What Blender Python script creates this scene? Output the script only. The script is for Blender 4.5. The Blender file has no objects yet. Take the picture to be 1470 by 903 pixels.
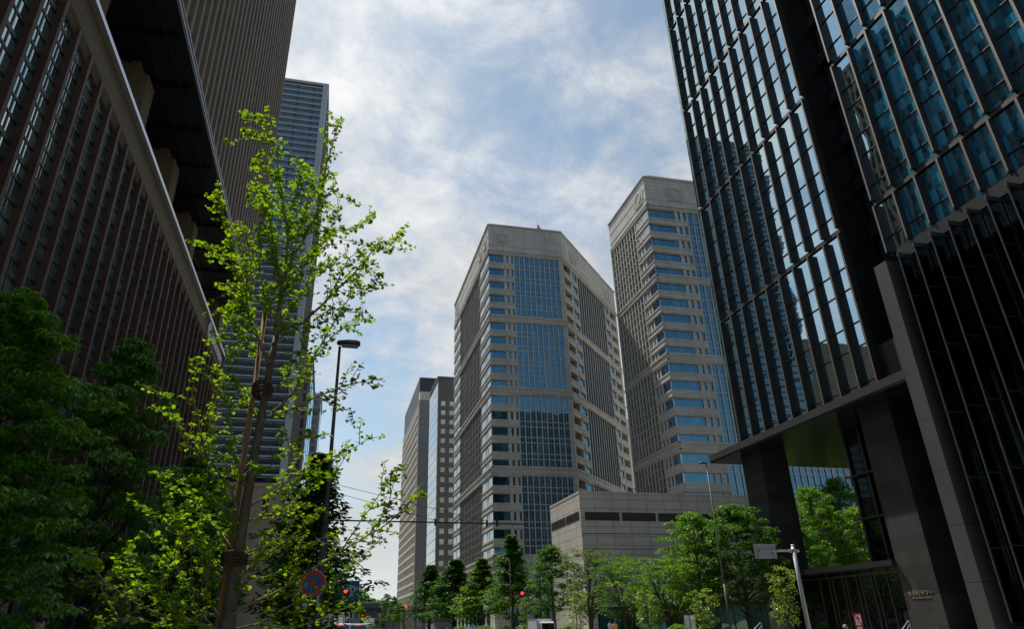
import bpy, bmesh, math, random
from mathutils import Vector, Matrix, noise as mnoise
R = math.radians
sc = bpy.context.scene
COL = sc.collection
rng = random.Random(7)

# ------------------------------------------------------------------ camera
CZ, HEAD, TILT, ROLL = 1.6, R(13.024), R(24.723), R(-0.98)
_fw0 = Vector((math.sin(HEAD), math.cos(HEAD), 0)); _r0 = Vector((math.cos(HEAD), -math.sin(HEAD), 0)); _u0 = Vector((0, 0, 1))
FW = _fw0*math.cos(TILT) + _u0*math.sin(TILT)
_up = -_fw0*math.sin(TILT) + _u0*math.cos(TILT)
RT = _r0*math.cos(ROLL) + _up*math.sin(ROLL)
UP = -_r0*math.sin(ROLL) + _up*math.cos(ROLL)
FPX = 968.42
cam = bpy.data.cameras.new('camera'); camo = bpy.data.objects.new('camera', cam); COL.objects.link(camo)
cam.sensor_width = 36; cam.lens = FPX/1470*36; cam.shift_x = (735-702)/1470; cam.clip_end = 6000; cam.clip_start = .1
M = Matrix.Identity(4)
for i in range(3):
    M[i][0] = RT[i]; M[i][1] = UP[i]; M[i][2] = -FW[i]
M[2][3] = CZ
camo.matrix_world = M
sc.camera = camo
EYE = Vector((0, 0, CZ))

def project(p):
    d = Vector(p) - EYE
    w = d.dot(FW)
    if w < .3: return None
    return 702 + FPX*d.dot(RT)/w, 451 - FPX*d.dot(UP)/w
def ray(x, y): return RT*(x-702) - UP*(y-451) + FW*FPX
def at_y(x, y, Y):
    d = ray(x, y); return EYE + d*(Y/d.y)
def at_x(x, y, X):
    d = ray(x, y); return EYE + d*(X/d.x)

# ------------------------------------------------------------------ mesh collector
class MB:
    def __init__(s): s.v = []; s.f = []; s.uv = None
    def add(s, vs, fs):
        o = len(s.v); s.v += [Vector(q) for q in vs]; s.f += [tuple(i+o for i in f) for f in fs]; return s
    def hexa(s, c):          # 4 bottom corners ccw, 4 top corners
        return s.add(c, [(3,2,1,0),(4,5,6,7),(0,1,5,4),(1,2,6,5),(2,3,7,6),(3,0,4,7)])
    def box(s, x0, x1, y0, y1, z0, z1):
        return s.hexa([(x0,y0,z0),(x1,y0,z0),(x1,y1,z0),(x0,y1,z0),(x0,y0,z1),(x1,y0,z1),(x1,y1,z1),(x0,y1,z1)])
    def bar(s, a, b, w, h, up=(0,0,1)):
        a = Vector(a); b = Vector(b); d = (b-a).normalized(); u = Vector(up)
        if abs(d.dot(u)) > .98: u = Vector((0,1,0))
        r = d.cross(u).normalized()*w/2; t = r.cross(d).normalized()*h/2
        return s.hexa([a-r-t, a+r-t, b+r-t, b-r-t, a-r+t, a+r+t, b+r+t, b-r+t])
    def path(s, pts, rad, n=6, cap=True):
        pts = [Vector(p) for p in pts]
        o = len(s.v); k = len(pts)
        t = (pts[1]-pts[0]).normalized(); ref = Vector((0,0,1)) if abs(t.z) < .9 else Vector((1,0,0))
        u = t.cross(ref).normalized()
        for i, p in enumerate(pts):
            t = (pts[min(i+1,k-1)]-pts[max(i-1,0)]).normalized()
            u = (u - t*u.dot(t)).normalized(); w = t.cross(u)
            r = rad[i] if isinstance(rad, (list, tuple)) else rad
            for j in range(n):
                a = 2*math.pi*j/n
                s.v.append(p + (u*math.cos(a)+w*math.sin(a))*r)
        for i in range(k-1):
            for j in range(n):
                a = o+i*n+j; b = o+i*n+(j+1)%n
                s.f.append((a, b, b+n, a+n))
        if cap:
            s.f.append(tuple(o+j for j in reversed(range(n)))); s.f.append(tuple(o+(k-1)*n+j for j in range(n)))
        return s
    def prism(s, poly, z0, z1):
        n = len(poly); o = len(s.v)
        s.v += [Vector((p[0],p[1],z0)) for p in poly] + [Vector((p[0],p[1],z1)) for p in poly]
        s.f.append(tuple(o+i for i in reversed(range(n)))); s.f.append(tuple(o+n+i for i in range(n)))
        for i in range(n):
            j = (i+1) % n; s.f.append((o+i, o+j, o+n+j, o+n+i))
        return s
    def lathe(s, prof, c=(0,0,0), n=16):       # prof: (radius, z)
        o = len(s.v); c = Vector(c)
        for r, z in prof:
            for j in range(n):
                a = 2*math.pi*j/n; s.v.append(c+Vector((r*math.cos(a), r*math.sin(a), z)))
        for i in range(len(prof)-1):
            for j in range(n):
                a = o+i*n+j; b = o+i*n+(j+1)%n; s.f.append((a, b, b+n, a+n))
        s.f.append(tuple(o+j for j in reversed(range(n)))); s.f.append(tuple(o+(len(prof)-1)*n+j for j in range(n)))
        return s
    def disc(s, c, r, nrm, th, n=32):          # thin round plate
        nrm = Vector(nrm).normalized(); c = Vector(c)
        return s.path([c-nrm*th/2, c+nrm*th/2], r, n)
    def join(s, o): return s.add(o.v, o.f)
    def build(s, name, mat, parent=None, smooth=False):
        me = bpy.data.meshes.new(name)
        off = ORG.get(parent.name, Vector()) if parent else Vector()
        me.from_pydata([tuple(p-off) for p in s.v], [], s.f); me.update()
        if smooth: me.polygons.foreach_set('use_smooth', [True]*len(me.polygons))
        o = bpy.data.objects.new(name, me); COL.objects.link(o)
        if mat: me.materials.append(mat)
        if parent: o.parent = parent; ORG[o.name] = off
        return o
    def score(s):
        xs = []; ys = []
        for p in s.v:
            q = project(p)
            if q is None: continue
            xs.append(min(max(q[0], 0), 1470)); ys.append(min(max(q[1], 0), 903))
        if not xs: return 0
        return (max(xs)-min(xs))*(max(ys)-min(ys))
ORG = {}

def tag(o, label=None, cat=None, group=None, kind=None):
    if label: o['label'] = label
    if cat: o['category'] = cat
    if group: o['group'] = group
    if kind: o['kind'] = kind
    return o
def empty(name, loc=(0,0,0), label=None, cat=None, group=None):
    o = bpy.data.objects.new(name, None); COL.objects.link(o); o.location = loc; o.empty_display_size = .5
    ORG[o.name] = Vector(loc)
    return tag(o, label, cat, group)
def struct(name, mb, mat, smooth=False): return tag(mb.build(name, mat, None, smooth), kind='structure')
def many(root, name, items, mat, limit=100, rest_name=None):
    items = [(m.score(), i, m) for i, m in enumerate(items)]
    items.sort(key=lambda t: (-t[0], t[1]))
    out = []
    if len(items) <= limit: top, rest = items, []
    else: top, rest = items[:limit], items[limit:]
    for sc_, _, m in top: out.append(m.build(name, mat, root))
    if rest:
        j = MB()
        for _, _, m in rest: j.join(m)
        o = j.build(rest_name or name, mat, root); o['kind'] = 'stuff'
    return out
KIDS = {}
def copy_thing(root, label=None, group=None):
    r = root.copy(); COL.objects.link(r)
    def rec(src, dst):
        for ch in src.children:
            c = ch.copy(); COL.objects.link(c); c.parent = dst; rec(ch, c)
    rec(root, r)
    if label: r['label'] = label
    if group: r['group'] = group
    return r

# wall frame: p0->p1 with the outside on the right hand
class Wall:
    def __init__(s, p0, p1):
        s.a = Vector((p0[0],p0[1],0)); b = Vector((p1[0],p1[1],0)); s.L = (b-s.a).length; s.d = (b-s.a)/s.L; s.n = Vector((s.d.y,-s.d.x,0))
    def pt(s, u, n, z): return s.a+s.d*u+s.n*n+Vector((0,0,z))
    def box(s, mb, u0, u1, n0, n1, z0, z1):
        return mb.hexa([s.pt(u0,n1,z0), s.pt(u1,n1,z0), s.pt(u1,n0,z0), s.pt(u0,n0,z0), s.pt(u0,n1,z1), s.pt(u1,n1,z1), s.pt(u1,n0,z1), s.pt(u0,n0,z1)])
    def one(s, *a): return s.box(MB(), *a)

# ------------------------------------------------------------------ materials
class NT:
    def __init__(s, m):
        m.use_nodes = True; s.t = m.node_tree; s.t.nodes.clear()
    def n(s, typ, **kw):
        nd = s.t.nodes.new(typ)
        for k, v in kw.items():
            if k in nd.inputs.keys() and not hasattr(type(nd), k): nd.inputs[k].default_value = v
            else: setattr(nd, k, v)
        return nd
    def l(s, a, ao, b, bi): s.t.links.new(a.outputs[ao], b.inputs[bi])
    def out(s, nd, o=0):
        t = s.n('ShaderNodeOutputMaterial'); s.l(nd, o, t, 'Surface'); return t
def rgba(c): return (c[0], c[1], c[2], 1)
def ramp(nt, stops):
    r = nt.n('ShaderNodeValToRGB'); e = r.color_ramp.elements
    while len(e) > 1: e.remove(e[-1])
    e[0].position = stops[0][0]; e[0].color = rgba(stops[0][1])
    for p, c in stops[1:]:
        q = e.new(p); q.color = rgba(c)
    return r
def mul(c, k): return tuple(x*k for x in c)
def matte(name, col, rough=.6, var=.12, scale=2.0, spec=.3, metal=0.0, bump=.0):
    m = bpy.data.materials.new(name); nt = NT(m)
    g = nt.n('ShaderNodeNewGeometry'); nz = nt.n('ShaderNodeTexNoise'); nz.inputs['Scale'].default_value = scale; nz.inputs['Detail'].default_value = 6
    nt.l(g, 'Position', nz, 'Vector')
    r = ramp(nt, [(.25, mul(col, 1-var)), (.75, mul(col, 1+var))]); nt.l(nz, 0, r, 0)
    b = nt.n('ShaderNodeBsdfPrincipled'); b.inputs['Roughness'].default_value = rough; b.inputs['Specular IOR Level'].default_value = spec; b.inputs['Metallic'].default_value = metal
    nt.l(r, 0, b, 'Base Color')
    if bump:
        bp = nt.n('ShaderNodeBump'); bp.inputs['Strength'].default_value = bump; bp.inputs['Distance'].default_value = .05
        nt.l(nz, 0, bp, 'Height'); nt.l(bp, 0, b, 'Normal')
    nt.out(b); return m
def wall_uv(nt):
    """(horizontal run, height) on any vertical wall"""
    g = nt.n('ShaderNodeNewGeometry'); sp = nt.n('ShaderNodeSeparateXYZ'); nt.l(g, 'Position', sp, 0)
    ad = nt.n('ShaderNodeMath', operation='ADD'); nt.l(sp, 0, ad, 0); nt.l(sp, 1, ad, 1)
    cb = nt.n('ShaderNodeCombineXYZ'); nt.l(ad, 0, cb, 0); nt.l(sp, 2, cb, 1)
    return g, cb
def stone(name, col, bw=1.5, bh=.95, joint=.45, var=.10, rough=.65, mortar=.02, off=0.0, streak=.12, spec=.3):
    m = bpy.data.materials.new(name); nt = NT(m)
    g, uv = wall_uv(nt)
    br = nt.n('ShaderNodeTexBrick'); br.offset = off; br.inputs['Scale'].default_value = 1
    br.inputs['Brick Width'].default_value = bw; br.inputs['Row Height'].default_value = bh; br.inputs['Mortar Size'].default_value = mortar; br.inputs['Mortar Smooth'].default_value = .1; br.inputs['Bias'].default_value = 0
    br.inputs['Color1'].default_value = rgba(mul(col, 1-var)); br.inputs['Color2'].default_value = rgba(mul(col, 1+var)); br.inputs['Mortar'].default_value = rgba(mul(col, joint))
    nt.l(uv, 0, br, 'Vector')
    nz = nt.n('ShaderNodeTexNoise'); nz.inputs['Scale'].default_value = .35; nz.inputs['Detail'].default_value = 8; nz.inputs['Roughness'].default_value = .7
    mp = nt.n('ShaderNodeMapping'); mp.inputs['Scale'].default_value = (1, 1, .25); nt.l(g, 'Position', mp, 0); nt.l(mp, 0, nz, 'Vector')
    r = ramp(nt, [(.3, (1-streak,)*3), (.7, (1+streak,)*3)]); nt.l(nz, 0, r, 0)
    n2 = nt.n('ShaderNodeTexNoise'); n2.inputs['Scale'].default_value = 9; n2.inputs['Detail'].default_value = 4; nt.l(g, 'Position', n2, 'Vector')
    r2 = ramp(nt, [(.3, (.92,)*3), (.7, (1.08,)*3)]); nt.l(n2, 0, r2, 0)
    mx = nt.n('ShaderNodeMix', data_type='RGBA', blend_type='MULTIPLY'); mx.inputs[0].default_value = 1; nt.l(br, 0, mx, 6); nt.l(r, 0, mx, 7)
    m2 = nt.n('ShaderNodeMix', data_type='RGBA', blend_type='MULTIPLY'); m2.inputs[0].default_value = 1; nt.l(mx, 2, m2, 6); nt.l(r2, 0, m2, 7)
    b = nt.n('ShaderNodeBsdfPrincipled'); b.inputs['Roughness'].default_value = rough; b.inputs['Specular IOR Level'].default_value = spec
    bp = nt.n('ShaderNodeBump'); bp.inputs['Strength'].default_value = .35; bp.inputs['Distance'].default_value = .02; bp.invert = True
    nt.l(br, 1, bp, 'Height'); nt.l(bp, 0, b, 'Normal')
    nt.l(m2, 2, b, 'Base Color'); nt.out(b); return m
def glass(name, base, tint=(.9,.95,1), f0=.12, rough=.03, wave=.03, var=.5, wscale=.35, blinds=None, blind_sheen=None):
    """window: dark interior behind a reflecting pane; each pane a little different"""
    m = bpy.data.materials.new(name); nt = NT(m)
    g, uv = wall_uv(nt)
    oi = nt.n('ShaderNodeObjectInfo')
    wn = nt.n('ShaderNodeTexWhiteNoise', noise_dimensions='2D')
    sn = nt.n('ShaderNodeVectorMath', operation='SNAP'); sn.inputs[1].default_value = blinds or (1.5, 3.9, 1)
    nt.l(uv, 0, sn, 0); nt.l(sn, 0, wn, 'Vector')
    r = ramp(nt, [(0, mul(base, 1-var)), (.62, base), (.72, mul(base, 1+var)), (.80, blind_sheen or mul(base, 1+2*var)), (1, mul(blind_sheen, 1.7) if blind_sheen else mul(base, 1+2*var))]); nt.l(wn, 0, r, 0)
    d = nt.n('ShaderNodeBsdfDiffuse'); nt.l(r, 0, d, 0)
    gl = nt.n('ShaderNodeBsdfGlossy'); gl.inputs['Color'].default_value = rgba(tint); gl.inputs['Roughness'].default_value = rough
    nz = nt.n('ShaderNodeTexNoise'); nz.inputs['Scale'].default_value = wscale; nz.inputs['Detail'].default_value = 1; nt.l(g, 'Position', nz, 'Vector')
    bp = nt.n('ShaderNodeBump'); bp.inputs['Strength'].default_value = 1; bp.inputs['Distance'].default_value = wave; nt.l(nz, 0, bp, 'Height'); nt.l(bp, 0, gl, 'Normal')
    fr = nt.n('ShaderNodeFresnel'); fr.inputs['IOR'].default_value = 1.5
    mr = nt.n('ShaderNodeMapRange'); mr.inputs[1].default_value = 0.04; mr.inputs[2].default_value = 1; mr.inputs[3].default_value = f0; mr.inputs[4].default_value = 1; nt.l(fr, 0, mr, 0)
    mx = nt.n('ShaderNodeMixShader'); nt.l(mr, 0, mx, 0); nt.l(d, 0, mx, 1); nt.l(gl, 0, mx, 2); nt.out(mx); return m
def clear_glass(name, tint=(.75,.9,.85), f0=.08, alpha=.75):
    m = bpy.data.materials.new(name); nt = NT(m)
    t = nt.n('ShaderNodeBsdfTransparent'); t.inputs[0].default_value = rgba(mul(tint, alpha))
    gl = nt.n('ShaderNodeBsdfGlossy'); gl.inputs['Color'].default_value = (1,1,1,1); gl.inputs['Roughness'].default_value = .02
    fr = nt.n('ShaderNodeFresnel'); fr.inputs['IOR'].default_value = 1.45
    mr = nt.n('ShaderNodeMapRange'); mr.inputs[1].default_value = 0.04; mr.inputs[2].default_value = 1; mr.inputs[3].default_value = f0; mr.inputs[4].default_value = 1; nt.l(fr, 0, mr, 0)
    mx = nt.n('ShaderNodeMixShader'); nt.l(mr, 0, mx, 0); nt.l(t, 0, mx, 1); nt.l(gl, 0, mx, 2); nt.out(mx); return m
def leaf(name, col, trans=.45, var=.35, gloss=.06, hue=(1.15,1,.7), tcol=None):
    m = bpy.data.materials.new(name); nt = NT(m)
    g = nt.n('ShaderNodeNewGeometry')
    r = ramp(nt, [(0, mul(col, 1-var)), (.5, col), (1, tuple(c*h*(1+var) for c, h in zip(col, hue)))]); nt.l(g, 'Random Per Island', r, 0)
    d = nt.n('ShaderNodeBsdfDiffuse'); nt.l(r, 0, d, 0)
    t = nt.n('ShaderNodeBsdfTranslucent')
    if tcol:
        mm = nt.n('ShaderNodeMix', data_type='RGBA', blend_type='MULTIPLY'); mm.inputs[0].default_value = 1; mm.inputs[7].default_value = rgba(tcol); nt.l(r, 0, mm, 6); nt.l(mm, 2, t, 0)
    else: nt.l(r, 0, t, 0)
    mx = nt.n('ShaderNodeMixShader'); mx.inputs[0].default_value = trans; nt.l(d, 0, mx, 1); nt.l(t, 0, mx, 2)
    gl = nt.n('ShaderNodeBsdfGlossy'); gl.inputs['Roughness'].default_value = .35; gl.inputs['Color'].default_value = (.9,.9,.9,1)
    m2 = nt.n('ShaderNodeMixShader'); m2.inputs[0].default_value = gloss; nt.l(mx, 0, m2, 1); nt.l(gl, 0, m2, 2); nt.out(m2); return m
def glow(name, col, k):
    m = bpy.data.materials.new(name); nt = NT(m); e = nt.n('ShaderNodeEmission'); e.inputs[0].default_value = rgba(col); e.inputs[1].default_value = k; nt.out(e); return m
def bark(name, col, sc_=(14,14,3)):
    m = bpy.data.materials.new(name); nt = NT(m)
    g = nt.n('ShaderNodeNewGeometry'); mp = nt.n('ShaderNodeMapping'); mp.inputs['Scale'].default_value = sc_; nt.l(g, 'Position', mp, 0)
    nz = nt.n('ShaderNodeTexNoise'); nz.inputs['Scale'].default_value = 1; nz.inputs['Detail'].default_value = 6; nt.l(mp, 0, nz, 'Vector')
    r = ramp(nt, [(.3, mul(col, .55)), (.7, mul(col, 1.35))]); nt.l(nz, 0, r, 0)
    b = nt.n('ShaderNodeBsdfPrincipled'); b.inputs['Roughness'].default_value = .85; nt.l(r, 0, b, 'Base Color')
    bp = nt.n('ShaderNodeBump'); bp.inputs['Strength'].default_value = .6; bp.inputs['Distance'].default_value = .02; nt.l(nz, 0, bp, 'Height'); nt.l(bp, 0, b, 'Normal')
    nt.out(b); return m
def text_mesh(s, size, depth=.01):
    cu = bpy.data.curves.new('lettering', 'FONT'); cu.body = s; cu.size = size; cu.extrude = depth; cu.align_x = 'CENTER'; cu.align_y = 'CENTER'; cu.resolution_u = 3
    o = bpy.data.objects.new('lettering', cu); COL.objects.link(o)
    dg = bpy.context.evaluated_depsgraph_get(); me = bpy.data.meshes.new_from_object(o.evaluated_get(dg))
    bpy.data.objects.remove(o); bpy.data.curves.remove(cu)
    mb = MB(); mb.v = [v.co.copy() for v in me.vertices]; mb.f = [tuple(p.vertices) for p in me.polygons]
    bpy.data.meshes.remove(me); return mb
def place_text(mb, o, right, up):
    """text plane -> world: right and up are the reading directions"""
    right = Vector(right).normalized(); up = Vector(up).normalized(); n = right.cross(up); o = Vector(o)
    mb.v = [o+right*p.x+up*p.y+n*p.z for p in mb.v]; return mb
# ------------------------------------------------------------------ sky and sun
SUN_EL, SUN_AZ = R(62), R(-22)          # azimuth from +Y towards +X
w = bpy.data.worlds.new('World'); sc.world = w; w.use_nodes = True
nt = NT(w)
sky = nt.n('ShaderNodeTexSky'); sky.sky_type = 'NISHITA'; sky.sun_disc = False; sky.sun_elevation = SUN_EL; sky.sun_rotation = SUN_AZ
sky.air_density = 1.0; sky.dust_density = .6; sky.ozone_density = 1.4
tc = nt.n('ShaderNodeTexCoord'); nm = nt.n('ShaderNodeVectorMath', operation='NORMALIZE'); nt.l(tc, 'Generated', nm, 0)
sp = nt.n('ShaderNodeSeparateXYZ'); nt.l(nm, 0, sp, 0)
def mth(op, a, b=None, c=None, clamp=False):
    n = nt.n('ShaderNodeMath', operation=op); n.use_clamp = clamp
    for i, q in enumerate((a, b, c)):
        if q is None: continue
        if isinstance(q, tuple): nt.l(q[0], q[1], n, i)
        else: n.inputs[i].default_value = q
    return (n, 0)
zc = mth('MAXIMUM', (sp, 2), 0.0)
za = mth('ADD', zc, .34)
px_ = mth('DIVIDE', (sp, 0), za); py_ = mth('DIVIDE', (sp, 1), za)
cb = nt.n('ShaderNodeCombineXYZ'); nt.l(px_[0], 0, cb, 0); nt.l(py_[0], 0, cb, 1)
def cloud_noise(scale, loc, detail, rough, dist, stretch=(1, 1, 1), rot=0):
    mp = nt.n('ShaderNodeMapping'); mp.inputs['Location'].default_value = loc; mp.inputs['Scale'].default_value = stretch; mp.inputs['Rotation'].default_value = (0, 0, rot); nt.l(cb, 0, mp, 0)
    n = nt.n('ShaderNodeTexNoise'); n.inputs['Scale'].default_value = scale; n.inputs['Detail'].default_value = detail; n.inputs['Roughness'].default_value = rough; n.inputs['Distortion'].default_value = dist; nt.l(mp, 0, n, 'Vector')
    return (n, 0)
c1 = cloud_noise(1.7, (5.3, 1.1, 0), 10, .58, .15)                       # broad veil
c2 = cloud_noise(6.6, (2.1, 6.2, 0), 14, .66, .25)   # torn shreds
veil = mth('MULTIPLY', c1, .72); cov = mth('MULTIPLY_ADD', c2, .54, veil)
# thinner behind the camera, thicker ahead under the sun
cov = mth('MULTIPLY_ADD', mth('MINIMUM', (sp, 1), .35), .22, cov)
mr = nt.n('ShaderNodeMapRange'); mr.interpolation_type = 'SMOOTHSTEP'; mr.inputs[1].default_value = .54; mr.inputs[2].default_value = .85; mr.inputs[3].default_value = .10; mr.inputs[4].default_value = .97; nt.l(cov[0], 0, mr, 0)
sd = Vector((math.sin(SUN_AZ)*math.cos(SUN_EL), math.cos(SUN_AZ)*math.cos(SUN_EL), math.sin(SUN_EL)))
dt = nt.n('ShaderNodeVectorMath', operation='DOT_PRODUCT'); nt.l(nm, 0, dt, 0); dt.inputs[1].default_value = sd
gl_ = mth('POWER', mth('MAXIMUM', (dt, 'Value'), 0.0), 3.0)
shade = mth('MULTIPLY_ADD', c2, .9, .56)
br_ = mth('MULTIPLY', mth('MULTIPLY_ADD', gl_, 2.9, 4.1), shade)
cc = nt.n('ShaderNodeMix', data_type='RGBA', blend_type='MULTIPLY'); cc.inputs[0].default_value = 1; cc.inputs[6].default_value = (1.0, 1.0, 1.0, 1); nt.l(br_[0], 0, cc, 7)
mx = nt.n('ShaderNodeMix', data_type='RGBA'); tn = nt.n('ShaderNodeMix', data_type='RGBA', blend_type='MULTIPLY'); tn.inputs[0].default_value = 1; tn.inputs[7].default_value = (.98, 1.06, .96, 1); nt.l(sky, 0, tn, 6)
nt.l(mr, 0, mx, 0); nt.l(tn, 2, mx, 6); nt.l(cc, 2, mx, 7)
# pale haze low over the horizon
hz = mth('POWER', mth('SUBTRACT', 1.0, zc), 7.0)
hz = mth('MULTIPLY', hz, .9)
m2 = nt.n('ShaderNodeMix', data_type='RGBA'); nt.l(hz[0], 0, m2, 0); nt.l(mx, 2, m2, 6); m2.inputs[7].default_value = (5.2, 5.4, 5.6, 1)
bg = nt.n('ShaderNodeBackground'); bg.inputs[1].default_value = .1; nt.l(m2, 2, bg, 0)
ow = nt.n('ShaderNodeOutputWorld'); nt.l(bg, 0, ow, 'Surface')
sl = bpy.data.lights.new('sun', 'SUN'); sl.energy = 4.8; sl.angle = R(.53); sl.color = (1, .955, .88)
so = bpy.data.objects.new('sun', sl); COL.objects.link(so); so.rotation_euler = (-sd).to_track_quat('-Z', 'Y').to_euler(); so.location = (0, 60, 200)
sc.view_settings.view_transform = 'Standard'; sc.view_settings.look = 'None'; sc.view_settings.exposure = .42; sc.view_settings.gamma = 1; sc.view_settings.use_curve_mapping = False
sc.render.engine = 'CYCLES'; sc.cycles.max_bounces = 7; sc.cycles.diffuse_bounces = 3; sc.cycles.glossy_bounces = 3; sc.cycles.transparent_max_bounces = 6; sc.cycles.transmission_bounces = 3; sc.cycles.caustics_reflective = False; sc.cycles.caustics_refractive = False; sc.cycles.use_denoising = True

# ------------------------------------------------------------------ ground, roads
M_asph = matte('asphalt', (.055, .055, .058), .9, .25, 1.2, .2, bump=.2)
M_pave = stone('paving', (.27, .25, .225), .6, .6, .6, .08, .8)
M_kerb = stone('kerb_stone', (.42, .41, .39), 1.0, 5, .5, .06)
M_line = matte('road_paint', (.72, .72, .70), .7, .12, 6)
M_earth = matte('earth', (.12, .11, .085), .9, .3, .4)
def sheet(name, x0, x1, y0, y1, z, mat):
    return struct(name, MB().add([(x0,y0,z),(x1,y0,z),(x1,y1,z),(x0,y1,z)], [(0,1,2,3)]), mat)
sheet('ground', -2500, 2500, -1500, 4000, -.15, M_earth)
RX0, RX1 = 1.3, 26.0
sheet('road', RX0, RX1, -200, 385, 0, M_asph)
struct('sidewalk_left', MB().box(-13.9, RX0-.2, -200, 385, -.1, .13), M_pave)
struct('sidewalk_right', MB().box(RX1+.2, 140, -200, 385, -.1, .13), M_pave)
struct('kerb_left', MB().box(RX0-.2, RX0, -200, 385, -.1, .14), M_kerb)
struct('kerb_right', MB().box(RX1, RX1+.2, -200, 385, -.1, .14), M_kerb)
sheet('square_pavement', -60, 120, 385.2, 480, -.01, M_pave)
ml = MB()
for x in (4.9, 8.4, 17.9, 21.4):
    for y in range(-40, 380, 10):
        if 80 < y < 92: continue
        ml.add([(x-.08,y,.004),(x+.08,y,.004),(x+.08,y+5,.004),(x-.08,y+5,.004)], [(0,1,2,3)])
for x in (13.0, 13.4):
    ml.add([(x-.07,-40,.004),(x+.07,-40,.004),(x+.07,80,.004),(x-.07,80,.004)], [(0,1,2,3)])
    ml.add([(x-.07,94,.004),(x+.07,94,.004),(x+.07,380,.004),(x-.07,380,.004)], [(0,1,2,3)])
struct('lane_markings', ml, M_line)
mc = MB()
x = 1.8
while x < 25.6:
    mc.add([(x,83,.004),(x+.5,83,.004),(x+.5,88,.004),(x,88,.004)], [(0,1,2,3)]); x += 1.0
mc.add([(1.6,80,.004),(12.8,80,.004),(12.8,80.45,.004),(1.6,80.45,.004)], [(0,1,2,3)])
struct('crosswalk', mc, M_line)
# ------------------------------------------------------------------ left: office building with terracotta blades
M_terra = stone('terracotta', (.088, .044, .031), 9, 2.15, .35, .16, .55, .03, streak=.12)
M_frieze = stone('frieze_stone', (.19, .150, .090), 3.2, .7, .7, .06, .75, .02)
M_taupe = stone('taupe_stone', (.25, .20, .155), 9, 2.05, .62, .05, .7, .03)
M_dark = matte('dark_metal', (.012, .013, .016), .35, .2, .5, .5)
M_dmul = matte('dark_mullion', (.020, .022, .024), .4, .1, 1, .4)
M_silver = matte('silver_metal', (.62, .64, .68), .32, .06, 3, .5, .75)
M_gteal = glass('teal_glass', (.055, .115, .105), (.78, .98, .93), .50, .02, .02, .6, .5, (1.72, .88, 1), (.13, .20, .185))  # base and blind tones brightened to stand in for sky reflection the blades block
M_gdark = glass('dark_glass', (.010, .014, .017), (.8, .9, .95), .10, .03, .02, .5)
LX = -13.0
root = empty('office_building', (LX-10, 40, 0), 'tall office building at left whose brown vertical blades rise over a dark open terrace', 'building')
# podium
wb = MB(); wb.box(-46, LX-.62, -30, 74.6, 5.6, 28.9)
podium = wb.build('podium_wall', M_dmul, root)
fr = MB(); fr.box(-46, LX-.32, -30.2, 75.2, 27.55, 29.3)
fr.build('frieze', M_frieze, root)
lv = MB(); lv.box(LX-.62, LX-.33, -30, 74.6, 26.75, 27.54)
for i in range(8): lv.box(LX-.33, LX-.30, -30, 74.6, 26.78+i*.095, 26.82+i*.095)
lv.build('vent_grille', M_frieze, root)
ed = MB(); ed.box(-46, LX-.02, -30.3, 75.4, 29.302, 29.60)
ed.build('cornice', M_silver, root)
ed = MB(); ed.box(LX-.5, LX+.02, 75.0, 75.4, 5.6, 29.30); ed.box(LX-.68, LX-.1, 74.2, 74.995, 5.6, 27.54)
ed.build('end_frame', M_frieze, root)
PITCH = 1.722
fins = []; panes = []; grids = []
k = -30
while True:
    y = 26.62 + PITCH*k
    if y > 74: break
    if y > -29:
        fins.append(MB().box(LX-.64, LX-.23, y-.18, y+.18, 5.7, 27.2).box(LX-.229, LX-.16, y-.13, y+.13, 5.7, 27.2))
        panes.append(MB().box(LX-.63, LX-.45, y+.19, y+PITCH-.19, 5.7, 26.74))
        g = MB(); zz = 5.7
        n = 0
        while zz < 26.7:
            h = .22 if n % 4 == 3 else .12
            g.box(LX-.60, LX-.41, y+.185, y+PITCH-.185, zz, min(zz+h, 26.74)); zz += .98 if n % 2 else .80; n += 1
        g.box(LX-.60, LX-.42, y+PITCH/2-.05, y+PITCH/2+.05, 5.7, 26.74)
        grids.append(g)
    k += 1
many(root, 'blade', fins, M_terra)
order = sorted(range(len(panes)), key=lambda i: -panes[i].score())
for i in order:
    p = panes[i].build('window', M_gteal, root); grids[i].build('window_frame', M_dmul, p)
# ground floor: stone piers with shop glass between
gp = []; gg = []
y = -28.0
while y < 74:
    gp.append(MB().box(LX-1.2, LX-.3, y, y+1.5, .13, 5.55)); gg.append((y+1.5, y+5.166)); y += 5.166
M_pier = stone('pier_stone', (.33, .27, .215), 1.5, 1.3, .5, .06, .6)
many(root, 'pier', gp, M_pier)
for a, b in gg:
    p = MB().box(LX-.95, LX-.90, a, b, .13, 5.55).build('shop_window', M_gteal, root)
    q = MB(); q.box(LX-.96, LX-.82, a, b, 3.3, 3.42); q.box(LX-.96, LX-.82, (a+b)/2-.05, (a+b)/2+.05, .13, 5.55); q.build('shop_frame', M_dmul, p)
MB().box(-46, LX-.2, -30.1, 74.9, 5.551, 5.75).build('floor_band', M_frieze, root)
MB().box(-46, LX-1.0, -29, 74, .1, 5.54).build('ground_floor_core', M_dark, root)
# bank sign panel with upright lettering
MB().box(LX-.5, LX-.12, 48.2, 51.6, .2, 4.4).build('sign_panel', M_pier, root)
M_ink = matte('sign_ink', (.012, .012, .014), .5, .1, 3)
for i, ch in enumerate('UFJ銀行'):
    t = place_text(text_mesh(ch, .52, .01), (LX-.105, 49.9, 3.95-.62*i), (0, 1, 0), (0, 0, 1)); t.build('lettering', M_ink, root)
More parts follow.
